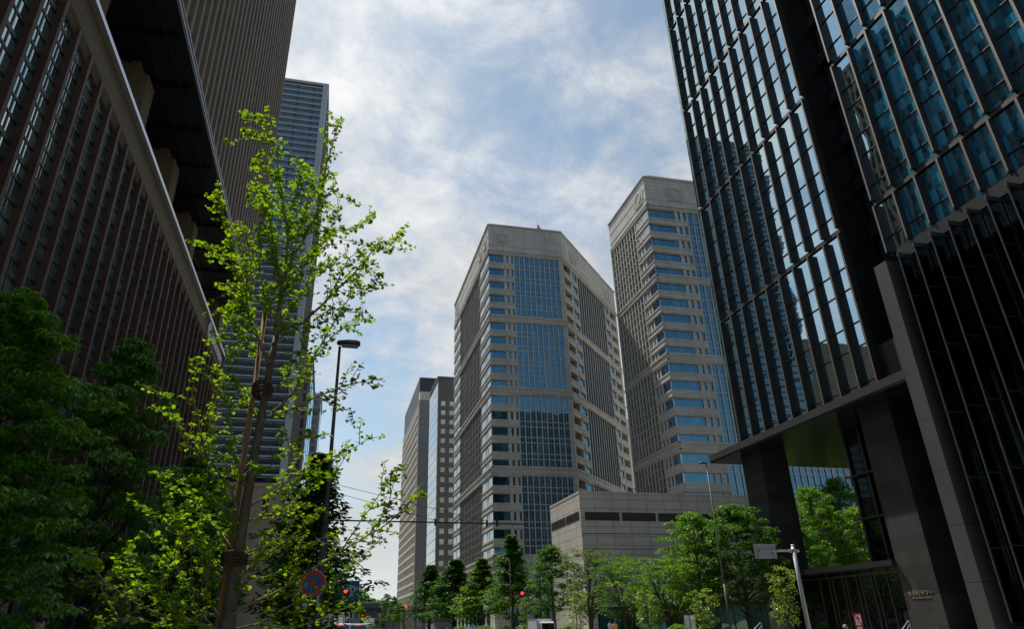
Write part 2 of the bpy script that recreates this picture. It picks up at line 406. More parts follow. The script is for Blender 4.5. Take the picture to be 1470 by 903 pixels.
# open terrace level
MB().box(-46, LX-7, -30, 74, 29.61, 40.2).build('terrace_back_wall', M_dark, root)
cols = []
for yc in (3.2, 13.6, 24.0, 34.4, 44.9, 55.3, 65.7, 86.5):
    z0 = 29.605 if yc < 75 else .1
    cols.append(MB().box(LX-5.2, LX-3.62, yc-2.1, yc-.5, z0, 40.55).box(LX-3.61, LX-3.0, yc-1.75, yc+.05, z0, 39.7).box(LX-5.0, LX-3.7, yc-.49, yc+.3, z0, 39.7))
many(root, 'column', cols, M_frieze)
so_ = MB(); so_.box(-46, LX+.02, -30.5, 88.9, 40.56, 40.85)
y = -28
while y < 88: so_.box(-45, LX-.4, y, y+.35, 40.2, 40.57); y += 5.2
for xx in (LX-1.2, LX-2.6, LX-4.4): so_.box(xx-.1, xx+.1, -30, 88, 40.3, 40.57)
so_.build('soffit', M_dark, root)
fa = MB(); fa.box(-46, LX+.06, -30.6, 89.0, 40.86, 41.35); fa.build('fascia', M_dark, root)
fa = MB(); fa.box(LX+.03, LX+.10, -30.6, 89.05, 40.80, 40.85); fa.box(LX+.05, LX+.12, -30.6, 89.05, 41.36, 41.42); fa.build('fascia_trim', M_silver, root)
# upper tower
TT = 106
STEPS = [(-30, 42, 55), (42, 50, 66), (50, 60, 83), (60, 88.5, TT)]     # top out of view, stepped down to let sunlight onto the ginkgo
def tower_top(y): return next((h for a, b, h in STEPS if a <= y < b), TT)
tw_ = MB()
for a, b, h in STEPS: tw_.box(-46, LX-.62, a, b+(.01 if b < 88 else 0), 41.4, h)
tw_.build('tower_wall', M_dmul, root)
fins = []; panes = []
k = -17
TP = 1.722
while True:
    y = 26.9 + TP*k
    if y > 88.6: break
    fins.append(MB().box(LX-.63, LX, y-.29, y+.29, 41.43, tower_top(y)))
    if y + TP < 88.8: panes.append(MB().box(LX-.63, LX-.57, y+.3, y+TP-.3, 41.43, tower_top(y)-1))
    k += 1
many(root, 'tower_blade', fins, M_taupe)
many(root, 'tower_window', panes, M_gdark)
sb = []
z = 43.2
while z < TT:
    ya = next((a for a, b, h in STEPS if h > z+1.3), 60); sb.append(MB().box(LX-.64, LX-.30, ya+.1, 88.4, z, z+1.25)); z += 4.1
many(root, 'spandrel', sb, M_taupe)
MB().box(LX-.64, LX+.05, 88.3, 88.9, 41.43, TT).build('corner_pier', M_taupe, root)
pp_ = MB()
for i, (a, b, h) in enumerate(STEPS): pp_.box(-46.2, LX+.1, a-.2, b+.6, h+.002+.001*i, h+1.0)
pp_.build('parapet', M_taupe, root)
# emblem and lettering on the frieze next to the far corner
M_white = matte('sign_white', (.82, .84, .88), .35, .04, 3, .5)
em = MB()
for r_, sx in ((.82, 1.0), (.50, .9)):
    pts = [(LX-.16, 65.6+r_*.8*sx*math.cos(a), 28.42+r_*math.sin(a)) for a in [R(20+i*320/18) for i in range(19)]]
    em.path(pts, .085, 5)
em.build('emblem', M_white, root)
t = place_text(text_mesh('三井住友信託銀行', .95, .05), (LX-.2, 70.6, 28.42), (0, 1, 0), (0, 0, 1)); t.build('roof_lettering', M_white, root)

# ------------------------------------------------------------------ left, farther: louvred tower
M_louv = matte('louvre_blue', (.36, .41, .45), .4, .08, .6, .4, .1)
M_gblue = glass('blue_glass', (.012, .03, .05), (.65, .85, 1.0), .30, .02, .02, .4, .4, (1.5, 1.6, 1))
M_brown = stone('brown_granite', (.30, .215, .155), 1.4, 1.1, .7, .07, .6)
F0, FX, FT, FB = 141.0, -9.9, 130.5, 27.6
root = empty('louvred_tower', (-22, 156, 0), 'blue grey tower with horizontal louvres on a brown stone base, beyond the bladed building', 'building')
MB().box(-32, FX, F0+.5, 172, FB, FT-.5).build('tower_wall', M_dark, root)
W = Wall((-32, F0+.5), (FX, F0+.5))
pan = []; sl_ = []
z = FB+.4
while z < FT-2:
    pan.append(W.one(0, W.L-.3, -.1, .06, z, z+1.78))
    sl_.append(W.one(-.1, W.L-.2, -.1, .50, z+1.12, z+1.46).join(W.one(-.1, W.L-.25, -.1, .26, z+.76, z+.86)))
    z += 1.86
many(root, 'glass_band', pan, M_gblue); many(root, 'louvre', sl_, M_louv)
mu = MB()
for u in (5, 10, 15, 19): W.box(mu, u, u+.1, 0, .40, FB+.4, FT-1)
mu.build('mullion', M_dmul, root)
MB().box(FX-.9, FX+.4, F0-.2, F0+1.4, FB+.01, FT+.1).build('corner_pier', M_louv, root)
MB().box(-32.2, FX+.5, F0-.1, 172.3, FT+.11, FT+.8).build('parapet', M_louv, root)
S = Wall((FX, F0+1.4), (FX, 172))
MB().box(FX-.05, FX+.04, F0+1.41, 171.9, FB+.02, FT-.6).build('side_glazing', M_gblue, root)
fn = [S.one(u, u+.28, .06, .46, FB+.05, FT-.5) for u in [j*1.5 for j in range(int(S.L/1.5))]]
M_fin = matte('side_fin', (.20, .175, .155), .5, .1, 1, .4)
many(root, 'side_fin', fn, M_fin)
MB().box(-32, FX+.4, F0-.6, 172.4, 0.1, FB-.8).build('stone_base', M_brown, root)
MB().box(-32.1, FX+.6, F0-.8, 172.5, FB-.79, FB-.01).build('base_cornice', M_brown, root)
MB().box(-14.5, FX+.55, F0-.95, F0+16, 0.12, 20).build('base_corner', M_brown, root)
for u in (-13.2, -18.5, -24):
    MB().box(u, u+1.1, F0-.66, F0-.55, 20.6, 25.5).build('slot_window', M_gdark, root)
for j in range(8):
    yy = F0+3+3.4*j
    MB().add([(FX+.45,yy,26.5),(FX+.85,yy+.1,26.5),(FX+.85,yy+.35,10),(FX+.45,yy+.35,10),(FX+.45,yy+.5,26.5),(FX+.45,yy+.6,10)], [(0,1,2,3),(1,4,5,2),(0,3,5,4),(0,4,1),(3,2,5)]).build('silver_blade', M_silver, root)
MB().box(-62, -32.3, F0+.6, 172, .1, 68).build('low_wing', M_brown, root)
# two bluish slabs behind it
def slab(x0, x1, y0, y1, h, label, m, rows=3.9):
    r = empty('glass_tower', ((x0+x1)/2, (y0+y1)/2, 0), label, 'building')
    MB().box(x0, x1, y0, y1, 0, h).build('wall', M_fin, r)
    W = Wall((x0, y0), (x1, y0)); g = []; z = 4
    while z < h-4: g.append(W.one(.6, W.L-.9, -.1, .05, z, z+2.9)); z += rows
    many(r, 'window', g, m)
    S = Wall((x1, y0), (x1, y1)); g = []; z = 4
    while z < h-4: g.append(S.one(.4, S.L-.4, -.1, .05, z, z+2.9)); z += rows
    many(r, 'side_window', g, m)
    MB().box(x0-.3, x1+.3, y0-.3, y1+.3, h+.001, h+1.3).build('parapet', M_frieze if h < 80 else M_louv, r)
M_gpale = glass('pale_blue_glass', (.05, .09, .11), (.8, .95, 1.0), .4, .03, .03, .4)
slab(-34, -9.3, 200, 236, 76, 'dark blue glass slab with a pale parapet behind the louvred tower', M_gblue)
slab(-34, -8.1, 282, 310, 90.5, 'pale aqua glass tower, slimmest and farthest at the left edge of the sky', M_gpale)
# ------------------------------------------------------------------ twin stone towers
M_tstone = stone('grey_granite', (.46, .44, .40), 2.9, 1.93, .62, .06, .6, .05, streak=.16)
M_relief = matte('relief_stone', (.40, .38, .34), .6, .08, 1)
M_win = glass('office_glass', (.008, .030, .052), (.32, .72, 1.0), .23, .025, .02, .6, .3, (1.2, 3.83, 1), (.045, .055, .06))
M_winb = glass('curtain_glass', (.008, .034, .06), (.30, .72, 1.0), .24, .02, .02, .6, .3, (1.47, 3.83, 1), (.035, .05, .06))
M_mull = matte('curtain_mullion', (.40, .40, .38), .4, .08, 1, .4, .3)
M_grille = matte('fin_grille', (.27, .255, .23), .5, .08, 1, .4)
M_winw = glass('sky_bright_glass', (.02, .028, .034), (.92, .97, 1.0), .34, .025, .02, .6, .3, (1.2, 3.83, 1), (.06, .07, .075))  # office glass copy, sky reflection on the street side brightened by whiter tint
FH, WT = 3.83, 89.5
BELTS = [(89.9, 91.4), (70.65, 72.6), (51.6, 53.66), (32.42, 34.57), (13.4, 15.38)]
SECT = [(72.6, 89.9), (53.66, 70.65), (34.57, 51.6), (15.38, 32.42)]
def bay_windows(W, u0, u1, wins, wall, glas, piers=True, ext=0, gn=.06):
    """banded bay: windows between string-coursed spandrels; wins = list of (a, b) glass spans"""
    for k in range(20):
        zt = WT - FH*k
        if zt < 15: break
        W.box(wall, u0, u1+ext, -.2, .34, zt-FH, zt-1.95)
        W.box(wall, u0, u1+ext*1.3, -.2, .46, zt-2.35, zt-2.15); W.box(wall, u0, u1+ext*1.45, -.2, .50, zt-FH+.28, zt-FH+.62)
        W.box(wall, u0, u1+ext*1.2, -.2, .42, zt-FH+.001, zt-FH+.12)
        for a, b in wins: glas.append(W.one(a, b, -.2, gn, zt-1.949, zt-.001))
    if piers:
        e = [u0]+[x for ab in wins for x in ab]+[u1]
        for i in range(0, len(e), 2):
            if e[i+1]-e[i] > .05: W.box(wall, e[i], e[i+1], -.2, .29, 13.4, 91)
def curtain(W, u0, u1, n, glas, mull):
    pw = (u1-u0)/n
    for z0, z1 in SECT:
        zs = []; k = 0
        while True:
            zt = WT+.4 - FH*k
            if zt <= z0: break
            if zt-FH < z1: zs += [min(zt, z1), min(max(zt-2.55, z0), z1)]
            k += 1
        zs = sorted(set(round(z, 3) for z in zs+[z0, z1] if z0 <= z <= z1))
        for i in range(n):
            for a, b in zip(zs, zs[1:]):
                if b-a > .2: glas.append(W.one(u0+pw*i+.04, u0+pw*(i+1)-.04, -.2, .12, a+.03, b-.03))
        for i in range(n+1): W.box(mull, u0+pw*i-.13, u0+pw*i+.13, -.1, .34, z0+.01, z1-.01)
        for z in zs: W.box(mull, u0, u1, -.1, .22, z-.09, z+.09)
        for i in range(n): W.box(mull, u0+pw*(i+.5)-.03, u0+pw*(i+.5)+.03, -.1, .16, z0+.01, z1-.01)
def grille(W, u0, u1, n, fins, glas, wall, heavy=False, bars=True):
    pw = (u1-u0)/n
    for z0, z1 in SECT:
        z1 = min(z1, 89.9)
        glas.append(W.one(u0, u1, -.2, .03, z0, z1))
        for i in range(n+1): fins.append(W.one(u0+pw*i-(.20 if heavy else .15), u0+pw*i+(.20 if heavy else .15), 0, .24 if not heavy else .42, z0+.01, z1-.01))
        z = z0+1.9
        while z < z1 and bars: W.box(wall, u0, u1, -.1, .36 if heavy else .10, z-.06, z+.06); z += 1.915
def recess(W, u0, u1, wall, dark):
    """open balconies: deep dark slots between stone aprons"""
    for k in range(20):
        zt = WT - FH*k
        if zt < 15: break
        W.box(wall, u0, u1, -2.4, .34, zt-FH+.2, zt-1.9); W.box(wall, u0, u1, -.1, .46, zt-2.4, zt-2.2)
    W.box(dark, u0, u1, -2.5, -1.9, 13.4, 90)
def belts(W, wall, u0=0, u1=None, proud=.0, ext=0):
    u1 = (W.L if u1 is None else u1)+ext
    for z0, z1 in BELTS:
        W.box(wall, u0, u1, -.2, .38+proud, z0, z1); W.box(wall, u0, u1, -.2, .56+proud, z0+.25, z0+.55); W.box(wall, u0, u1, -.2, .60+proud, z1-.5, z1-.2)
def crown(W, wall, ztop=98.8, proud=0, ext=0):
    W.box(wall, 0, W.L+ext, -.2, .30+proud, 91.4, ztop)
    for z in (92.6, 95.4, 97.6): W.box(wall, 0, W.L+ext*1.1, -.2, .36+proud, z, z+.14)
    W.box(wall, -.2, W.L+.2, -.3, .55+proud, ztop, ztop+.3)
def emblem_panel(W, u, root, z=95.2, s=1.35):
    mb = MB()
    W.box(mb, u-s, u+s, .28, .37, z-s, z+s)
    W.box(mb, u-s-.9, u-s-.1, .28, .40, z-s*.75, z+s*.75); W.box(mb, u+s+.1, u+s+.9, .28, .40, z-s*.75, z+s*.75)
    c = [W.pt(u+s*.92*math.cos(a), .385, z+s*.92*math.sin(a)) for a in [R(i*15) for i in range(25)]]
    mb.path(c, .045, 4, False)
    q = [W.pt(u+dx*s*.9, .385, z+dz*s*.9) for dx, dz in ((1,0),(0,1),(-1,0),(0,-1),(1,0))]
    for a, b in zip(q, q[1:]): mb.bar(a, b, .08, .08, W.n)
    W.box(mb, u-s*1.05, u+s*1.05, .28, .46, z-s-.45, z-s-.1)
    return mb.build('emblem_relief', M_relief, root)

# --- middle tower
root = empty('stone_tower', (58, 180, 0), 'broad grey stone tower with a canted corner and blue curtain wall, middle of the street', 'building')
P = [(35.1,200),(35.1,150),(54.8,150),(83.4,181.9),(83.4,222),(35.1,222)]
# canted face is hollowed for the balconies: core set back there
n45 = Wall(P[2], P[3])
q0 = n45.pt(.3, -2.6, 0); q1 = n45.pt(n45.L-1, -2.6, 0)
MB().prism([(35.45,200.7),(35.45,150.35),(52.2,150.35),(q0.x,q0.y),(q1.x,q1.y),(83.0,186),(83.0,200.7)], .1, 91.4).build('core_wall', M_tstone, root)
wall = MB(); glas = []; gst = []; cg = []; mull = MB(); fins = []; fg = []; dark = MB()
A, B_, C_ = Wall((35.1,201), (35.1,150)), Wall(P[1], P[2]), n45
L = A.L
# street side: banded bays at both ends, fin grille between
bay_windows(A, L-11, L, [(L-10.2, L-6.2), (L-5.4, L-4.4), (L-3.6, L+.04)], wall, gst, ext=.33, gn=.27)
grille(A, L-40, L-11.01, 15, fins, fg, wall)
bay_windows(A, L-51, L-40.01, [(L-50.6, L-46.5), (L-45.5, L-41)], wall, gst, gn=.27)
belts(A, wall, ext=.37); crown(A, wall, ext=.29)
# front
bay_windows(B_, 0, 6.4, [(.02, 3.6), (4.45, 5.0), (5.75, 6.25)], wall, glas)
curtain(B_, 6.5, 18.9, 9, cg, mull)
B_.box(wall, 18.9, B_.L, -.3, .2, 13.4, 91)
belts(B_, wall, proud=.003, ext=.13); crown(B_, wall, proud=.003, ext=.1)
# canted side
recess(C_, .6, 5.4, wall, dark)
C_.box(wall, 0, .59, -2.5, .3, 13.4, 91); C_.box(wall, 5.41, 6.2, -2.6, .29, 13.4, 91)
bay_windows(C_, 6.2, 10.3, [(6.5, 9.9)], wall, glas)
grille(C_, 10.4, 31.4, 12, fins, fg, wall, bars=False)
bay_windows(C_, 31.5, 36, [(32, 35.4)], wall, glas)
C_.box(wall, 36.01, 36.6, -2.6, .29, 13.4, 91)
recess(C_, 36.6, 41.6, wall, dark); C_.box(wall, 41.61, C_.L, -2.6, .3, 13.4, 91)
C_.box(wall, 6.2, 36, -2.7, -.19, 13.4, 91)
belts(C_, wall, proud=.006); crown(C_, wall, proud=.006)
wall.box(35.3, 83, 181.9, 200.6, 91.4, 98.7)
MB().prism([(36.9,199.8),(36.9,150.9),(55.0,150.9),(82.2,181.6),(82.2,199.8)], 91.41, 99.6).build('roof_parapet', M_tstone, root)
# lower storeys
for Wl in (A, B_, C_):
    Wl.box(wall, 0, Wl.L, -.2, .25, .1, 13.4)
    for u in range(4, int(Wl.L)-3, 5):
        glas.append(Wl.one(u, u+.9, -.1, .262, 8.0, 11.2)); glas.append(Wl.one(u+1.2, u+2.1, -.1, .262, 8.0, 11.2))
        glas.append(Wl.one(u-.8, u+2.6, -.1, .265, .4, 4.6))
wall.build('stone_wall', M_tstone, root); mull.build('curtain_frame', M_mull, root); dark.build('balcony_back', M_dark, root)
many(root, 'street_window', gst, M_winw); many(root, 'window', glas, M_win); many(root, 'curtain_pane', cg, M_winb); many(root, 'fin', fins, M_grille); many(root, 'grille_glass', fg, M_gdark)
emblem_panel(B_, 3.2, root); emblem_panel(A, L-4, root); emblem_panel(A, L-10, root); emblem_panel(A, L-46, root); emblem_panel(C_, 8, root, 94.6, 1.6); emblem_panel(C_, 35.5, root, 94.6, 1.6)
# roof beacon
M_red = matte('beacon_orange', (.55, .07, .02), .5, .1, 2)
M_wht = matte('white_paint', (.75, .74, .71), .5, .08, 2)
bx_ = at_y(773, 327, 153)
r2 = empty('aircraft_beacon', (bx_.x, 153, 99.6), 'orange beacon with a thin whip aerial on the roof of the middle stone tower', 'beacon')
b = Vector((bx_.x, 153, 99.6))
MB().lathe([(.85, 0), (.85, .5), (.7, .6), (.7, 1.1)], b, 12).build('base', M_wht, r2)
q = MB(); q.lathe([(.30, 1.1), (.42, 1.5), (.42, 2.0), (.28, 2.1), (.28, 2.9), (.1, 3.0)], b, 10)
for a in range(6): q.bar(b+Vector((.4*math.cos(a*1.047), .4*math.sin(a*1.047), 1.6)), b+Vector((1.0*math.cos(a*1.047), 1.0*math.sin(a*1.047), 1.5)), .16, .2)
q.build('lamp_head', M_red, r2)
MB().path([b+Vector((-.5,0,1)), b+Vector((-.5,0,4.6))], .04, 5).build('aerial', M_mull, r2)
rl = MB(); rl.path([b+Vector((1.25*math.cos(R(i*30)), 1.25*math.sin(R(i*30)), 1.0)) for i in range(13)], .04, 4, False)
for i in range(0, 12, 2): rl.path([b+Vector((1.25*math.cos(R(i*30)), 1.25*math.sin(R(i*30)), .0)), b+Vector((1.25*math.cos(R(i*30)), 1.25*math.sin(R(i*30)), 1.0))], .03, 4)
rl.build('guard_rail', M_mull, r2)

# --- nearer tower, right of it
root = empty('stone_tower', (88, 134, 0), 'slimmer grey stone tower with banded blue windows, partly behind the black tower', 'building')
BX, BY = 67.0, 122.0
MB().box(BX+.35, 112, BY+.35, 143.6, .1, 91.4).build('core_wall', M_tstone, root)
wall = MB(); glas = []; gst = []; cg = []; mull = MB(); fins = []; fg = []
A, B_ = Wall((BX, 143.9), (BX, BY)), Wall((BX, BY), (112.3, BY)); L = A.L
bay_windows(A, L-7.0, L, [(L-6.2, L-5.5), (L-4.6, L-3.9), (L-3.2, L+.04)], wall, gst, ext=.33, gn=.27)
grille(A, .4, L-7.01, 9, fins, fg, wall, True); A.box(wall, 0, .39, -.2, .5, 13.4, 91)
belts(A, wall, ext=.37); crown(A, wall, ext=.29)
bay_windows(B_, 0, 9.6, [(.02, 6.5), (7.3, 7.95), (8.7, 9.4)], wall, glas)
curtain(B_, 9.7, 36.7, 18, cg, mull)
bay_windows(B_, 36.8, 45.3, [(37.2, 37.9), (38.6, 39.3), (40.2, 45)], wall, glas)
belts(B_, wall, proud=.003); crown(B_, wall, proud=.003)
for Wl in (A, B_): Wl.box(wall, 0, Wl.L, -.2, .25, .1, 13.4)
wall.box(BX+.2, 112, BY+.2, 143.7, 91.4, 98.7)
MB().box(BX+1.7, 111, BY+.9, 142.6, 98.71, 100.5).build('roof_parapet', M_tstone, root)
wall.build('stone_wall', M_tstone, root); mull.build('curtain_frame', M_mull, root)
many(root, 'street_window', gst, M_winw); many(root, 'window', glas, M_win); many(root, 'curtain_pane', cg, M_winb); many(root, 'fin', fins, M_tstone); many(root, 'grille_glass', fg, M_gdark)
emblem_panel(B_, 7.2, root, 95.0, 1.6); emblem_panel(A, L-3.5, root, 94.8, 1.6)

# --- low stone building in front
M_lstone = stone('pale_granite', (.45, .415, .36), 2.9, 1.35, .55, .06, .65, .05, streak=.15)
M_louvre = matte('vent_louvre', (.045, .038, .034), .6, .2, 4)
M_ggreen = glass('green_glass', (.02, .075, .06), (.75, 1, .9), .16, .02, .02, .3)
root = empty('low_building', (58, 108, 0), 'low blank pale stone block with a dark louvre strip before the stone towers', 'building')
MB().box(36.85, 79, 100.05, 114.9, 3.7, 19.75).build('wall', M_lstone, root)
cp = MB().box(36.8, 79.1, 100.0, 115.0, 19.76, 20.1); cp.build('coping', M_lstone, root)
A, B_ = Wall((36.85, 114.9), (36.85, 100.05)), Wall((36.85, 100.05), (79, 100.05))
for u0, u1 in ((.3, 7.6), (7.95, 14.2)):
    l = A.one(u0, u1, -.1, .02, 15.95, 17.2)
    for i in range(7): A.box(l, u0, u1, .02, .06, 16.0+i*.17, 16.07+i*.17)
    l.build('louvre_strip', M_louvre, root)
u = .7
for wd in (5.6, 5.6, 5.6, 5.6, 5.6, 5.6):
    l = B_.one(u, u+wd, -.1, .02, 15.75, 17.0)
    for i in range(7): B_.box(l, u, u+wd, .02, .06, 15.8+i*.17, 15.87+i*.17)
    l.build('louvre_strip', M_louvre, root); u += wd+.42
gv = MB()
for z in (11.6, 13.8): B_.box(gv, 0, B_.L, -.02, .012, z, z+.09)
gv.build('shadow_groove', M_dark, root)
MB().box(36.9, 38.4, 100.1, 114.8, .1, 3.69).build('corner_pier', M_lstone, root)
MB().box(38.4, 79, 101.0, 114.8, .1, 3.69).build('ground_floor_core', M_ggreen, root)
gl = []; u = 1.6
while u < 40: gl.append(B_.one(u, u+2.3, -.5, -.42, .15, 3.69)); u += 2.4
for g in gl: g.build('shop_window', M_ggreen, root)
# pavilion of green glass joining it towards the black tower
rp = empty('glass_pavilion', (50, 88, 0), 'low green glass pavilion with a dark flat roof behind the street trees', 'building')
MB().box(41, 60, 84, 92, .12, 3.3).build('glazing', M_ggreen, rp); MB().box(40.6, 60.4, 83.4, 92.4, 3.31, 3.75).build('roof', M_dark, rp)
pm = MB()
for i in range(9): pm.box(41+i*2.35, 41.08+i*2.35, 83.9, 84.06, .12, 3.3)
pm.build('mullion', M_dmul, rp)

# --- two slender office blocks farther down the street
M_cstone = stone('beige_panel', (.56, .51, .44), 2.2, 3.9, .7, .05, .65)
M_cpanel = stone('recess_panel', (.24, .22, .19), 1.2, 3.85, .5, .08, .6)
M_cgrey = stone('grey_panel', (.22, .215, .21), 1.4, 1.3, .8, .05, .6)
M_mech = matte('rooftop_louvre', (.05, .055, .065), .5, .15, 1)
root = empty('office_block', (44, 325, 0), 'beige office block with egg-crate facade and dark rooftop louvres, farthest along the street', 'building')
MB().box(35.3, 60, 296, 368, 8, 95.5).build('wall', M_cgrey, root)
A = Wall((35.3, 368), (35.3, 296)); L = A.L
egg = []; gp = []
n = 16; pw = (L-3)/n
for i in range(n+1): egg.append(A.one(1.5+pw*i-.35, 1.5+pw*i+.35, -.2, .28, 9, 91))
z = 10
fl = MB()
while z < 91:
    A.box(fl, 1, L-1, -.2, .25, z-.45, z+.45); z += 3.85
many(root, 'rib', egg, M_cstone); fl.build('floor_slab', M_cstone, root)
for i in range(n):
    gp.append(A.one(1.5+pw*i+.35, 1.5+pw*(i+1)-.35, -.1, .05, 9, 91))
many(root, 'recessed_panel', gp, M_cpanel)
MB().box(35.15, 60, 295.8, 300, 8, 95.6).build('end_wall', M_cgrey, root)
mc = MB().box(35.6, 58, 300.2, 366, 91.5, 108); mc.build('rooftop_screen', M_mech, root)
MB().box(35.4, 44, 295.9, 300.1, 95.61, 99.6).build('stair_head', M_cstone, root)
bl = MB()
for i in range(10): bl.box(36, 37, 297+i*7, 298+i*7, .1, 8.0)
bl.box(39, 59, 299, 366, .1, 8.0); bl.build('base', M_cgrey, root)
root = empty('office_block', (46, 252, 0), 'dark grey office block with small square windows and a pale glass street side', 'building')
M_dbrick = stone('dark_tile', (.125, .115, .115), .9, .6, .8, .10, .55)
MB().box(35.5, 62, 240.3, 262, .1, 86.8).build('wall', M_dbrick, root)
B_ = Wall((35.1, 240.3), (62, 240.3)); A = Wall((35.5, 262), (35.5, 240.3))
ws = []
z = 76.1
M_wsq = glass('square_window', (.10, .17, .17), (.8, 1, .98), .3, .03, .02, .5, .4, (3.1, 3.5, 1))
while z > 5:
    for u in (1.6, 4.75, 7.9, 11.05, 14.2, 17.3):
        ws.append(B_.one(u, u+1.55, -.1, .03, z, z+1.7).join(MB()))
    z -= 3.52
many(root, 'window', ws, M_wsq, 100)
M_gstreet = glass('pale_street_glass', (.10, .12, .13), (.95, .98, 1.0), .5, .03, .02, .3, .4, (2.7, 3.5, 1))
sg = []
z = 4
while z < 84:
    for i in range(8): sg.append(A.one(.3+i*2.68, .2+(i+1)*2.68, -.1, .25, z, z+3.35))
    z += 3.52
many(root, 'street_window', sg, M_gstreet)
MB().box(35.2, 62, 240.1, 262, 86.81, 87.6).build('parapet', M_dbrick, root)

# --- background: building with mast in the gap, dark gate building closing the street
root = empty('distant_building', (150, 290, 0), 'far bluish building glimpsed low in the gap between the two stone towers', 'building')
MB().box(127.5, 175, 280, 310, 0, 58).build('wall', M_fin, root)
W = Wall((127.5, 280), (175, 280)); g = []
z = 2
while z < 56: g.append(W.one(.4, 46, -.1, .05, z, z+2.5)); z += 3.8
many(root, 'window', g, M_gpale)
bT = MB().box(130.6, 170, 283, 309, 58.01, 86); bT.build('upper_tower', M_tstone, root)
r2 = empty('radio_mast', (130.2, 284, 86), 'red and white mast with a round platform in the gap between the stone towers', 'mast')
b = Vector((129.2, 282.0, 86.0))
M_rd = matte('signal_red_paint', (.62, .05, .03), .5, .08, 2)
MB().lathe([(1.6, -2), (1.6, -.2), (1.9, -.1), (1.9, .4)], b, 12).build('platform', M_wht, r2)
q = MB(); q.path([b, b+Vector((0,0,18.5))], [.42, .22], 6)
for z in (6, 13.5): q.lathe([(.95, z), (.95, z+.8)], b, 8)
q.build('mast_pole', M_rd, r2); MB().lathe([(.47, 8.2), (.45, 11)], b, 8).build('white_section', M_wht, r2)
root = empty('gate_building', (30, 425, 0), 'low dark grey building closing the far end of the street', 'building')
MB().box(14, 48, 422, 440, 0, 6.4).build('lower_wall', M_cgrey, root)
MB().box(16.6, 45, 420, 440, 6.42, 13.6).build('upper_wall', M_mech, root)
MB().box(16.3, 45.3, 419.6, 440.4, 13.61, 14.5).build('roof', M_cgrey, root)
g = [MB().box(15.5+i*3.3, 17.8+i*3.3, 421.8, 422.1, 1, 4.6) for i in range(9)]
many(root, 'window', g, M_gdark)
root = empty('distant_house', (4, 405, 0), 'far pale low-rise with a flat roof left of the street end', 'building')
MB().box(-9, 13.6, 400, 414, 0, 8.6).build('wall', M_tstone, root)
many(root, 'window', [MB().box(-8+i*2.7, -6.2+i*2.7, 399.8, 400.1, 3.2, 6.2) for i in range(8)], M_gpale)
MB().box(-9.3, 13.9, 399.6, 414.4, 8.61, 9.3).build('roof', M_cgrey, root)
# ------------------------------------------------------------------ right: black glass tower on stone piers
M_bl = matte('black_metal', (.018, .018, .019), .35, .15, .8, .5)
M_finr = matte('bronze_fin', (.026, .024, .022), .5, .15, .6, .4)
M_bead = matte('fin_edge', (.20, .165, .135), .5, .25, 9, .4)
M_gr = glass('tower_glass', (.012, .030, .036), (.72, .93, 1.0), .66, .012, .025, .5, .22, (2.25, 2.6, 1))
M_gr2 = glass('blue_strip_glass', (.010, .11, .175), (.62, .9, 1.0), .22, .015, .02, .7, .22, (.55, 2.6, 1))  # pane colour alternates blue and darker in narrow random strips
M_gcor = glass('corner_glass', (.02, .07, .075), (.75, .95, 1.0), .35, .02, .02, .4, .3, (1, 2.6, 1))
M_pil = stone('dark_granite', (.034, .034, .033), 2.2, 1.05, .6, .25, .6, .018, .5, streak=.25, spec=.2)
M_sof = matte('gloss_soffit', (.014, .016, .013), .16, .1, .4, .35)
M_pstone = stone('portal_stone', (.052, .052, .052), 3.0, 3.6, .35, .06, .6, .03, streak=.2, spec=.2)
X0 = 42.0
TOP = 150
root = empty('black_tower', (56, 40, 0), 'black glass tower at right with vertical bronze fins, raised on dark stone piers', 'building')
MB().box(X0+.75, 55, 43.6, 64.2, 18.9, TOP).build('tower_core', M_bl, root)
MB().box(X0+.7, 61, -8, 39.3, 28.3, TOP).build('south_core', M_bl, root)
MB().box(46.2, 55.5, 39.2, 43.7, 18.9, TOP).build('recess_core', M_bl, root)
BANDS = [18.85+.0, 33.45, 48.95, 64.75, 79.9, 95.5, 111.1, 126.7, 142.3]
def floors(z0, z1):
    """glass rows of one three-storey segment: short and tall panes by turns"""
    out = []; z = z1
    while z > z0+.3:
        for h in (3.12, 2.06):
            a = max(z-h, z0); 
            if z-a > .25: out.append((a, z))
            z = a
    return out
def fin_facade(ylist, zsegs, mat, name_p):
    fins = []; beads = []; panes = []; rails = MB()
    for (z0, z1) in zsegs:
        for y in ylist:
            fins.append((MB().box(X0+.12, X0+.72, y-.14, y+.14, z0+.05, z1-.55), MB().box(X0+.05, X0+.119, y-.09, y-.02, z0+.1, z1-.6)))
        for a, b in floors(z0, z1-.5):
            rails.box(X0+.50, X0+.68, ylist[-1]-.1, ylist[0]+.1, a-.04, a+.04)
            for y0, y1 in zip(ylist[1:], ylist):
                panes.append(MB().box(X0+.60, X0+.74, y0+.14, y1-.14, a+.05, b-.05))
        rails.box(X0+.42, X0+.73, ylist[-1]-.14, ylist[0]+.14, z1-.42, z1-.12)
    order = sorted(range(len(fins)), key=lambda i: -fins[i][0].score())
    for i in order[:100]:
        f = fins[i][0].build('fin', M_finr, root); fins[i][1].build('fin_edge', M_bead, f)
    if order[100:]:
        j = MB(); jb = MB()
        for i in order[100:]: j.join(fins[i][0]); jb.join(fins[i][1])
        o = j.build('fin', M_finr, root); o['kind'] = 'stuff'; q = jb.build('fin_edge', M_bead, o); q['kind'] = 'stuff'
    rails.build('transom', M_finr, root)
    return panes
segs = list(zip(BANDS, BANDS[1:]))
ys1 = [63.64-2.262*i for i in range(10)]
ys1[-1] = 43.55
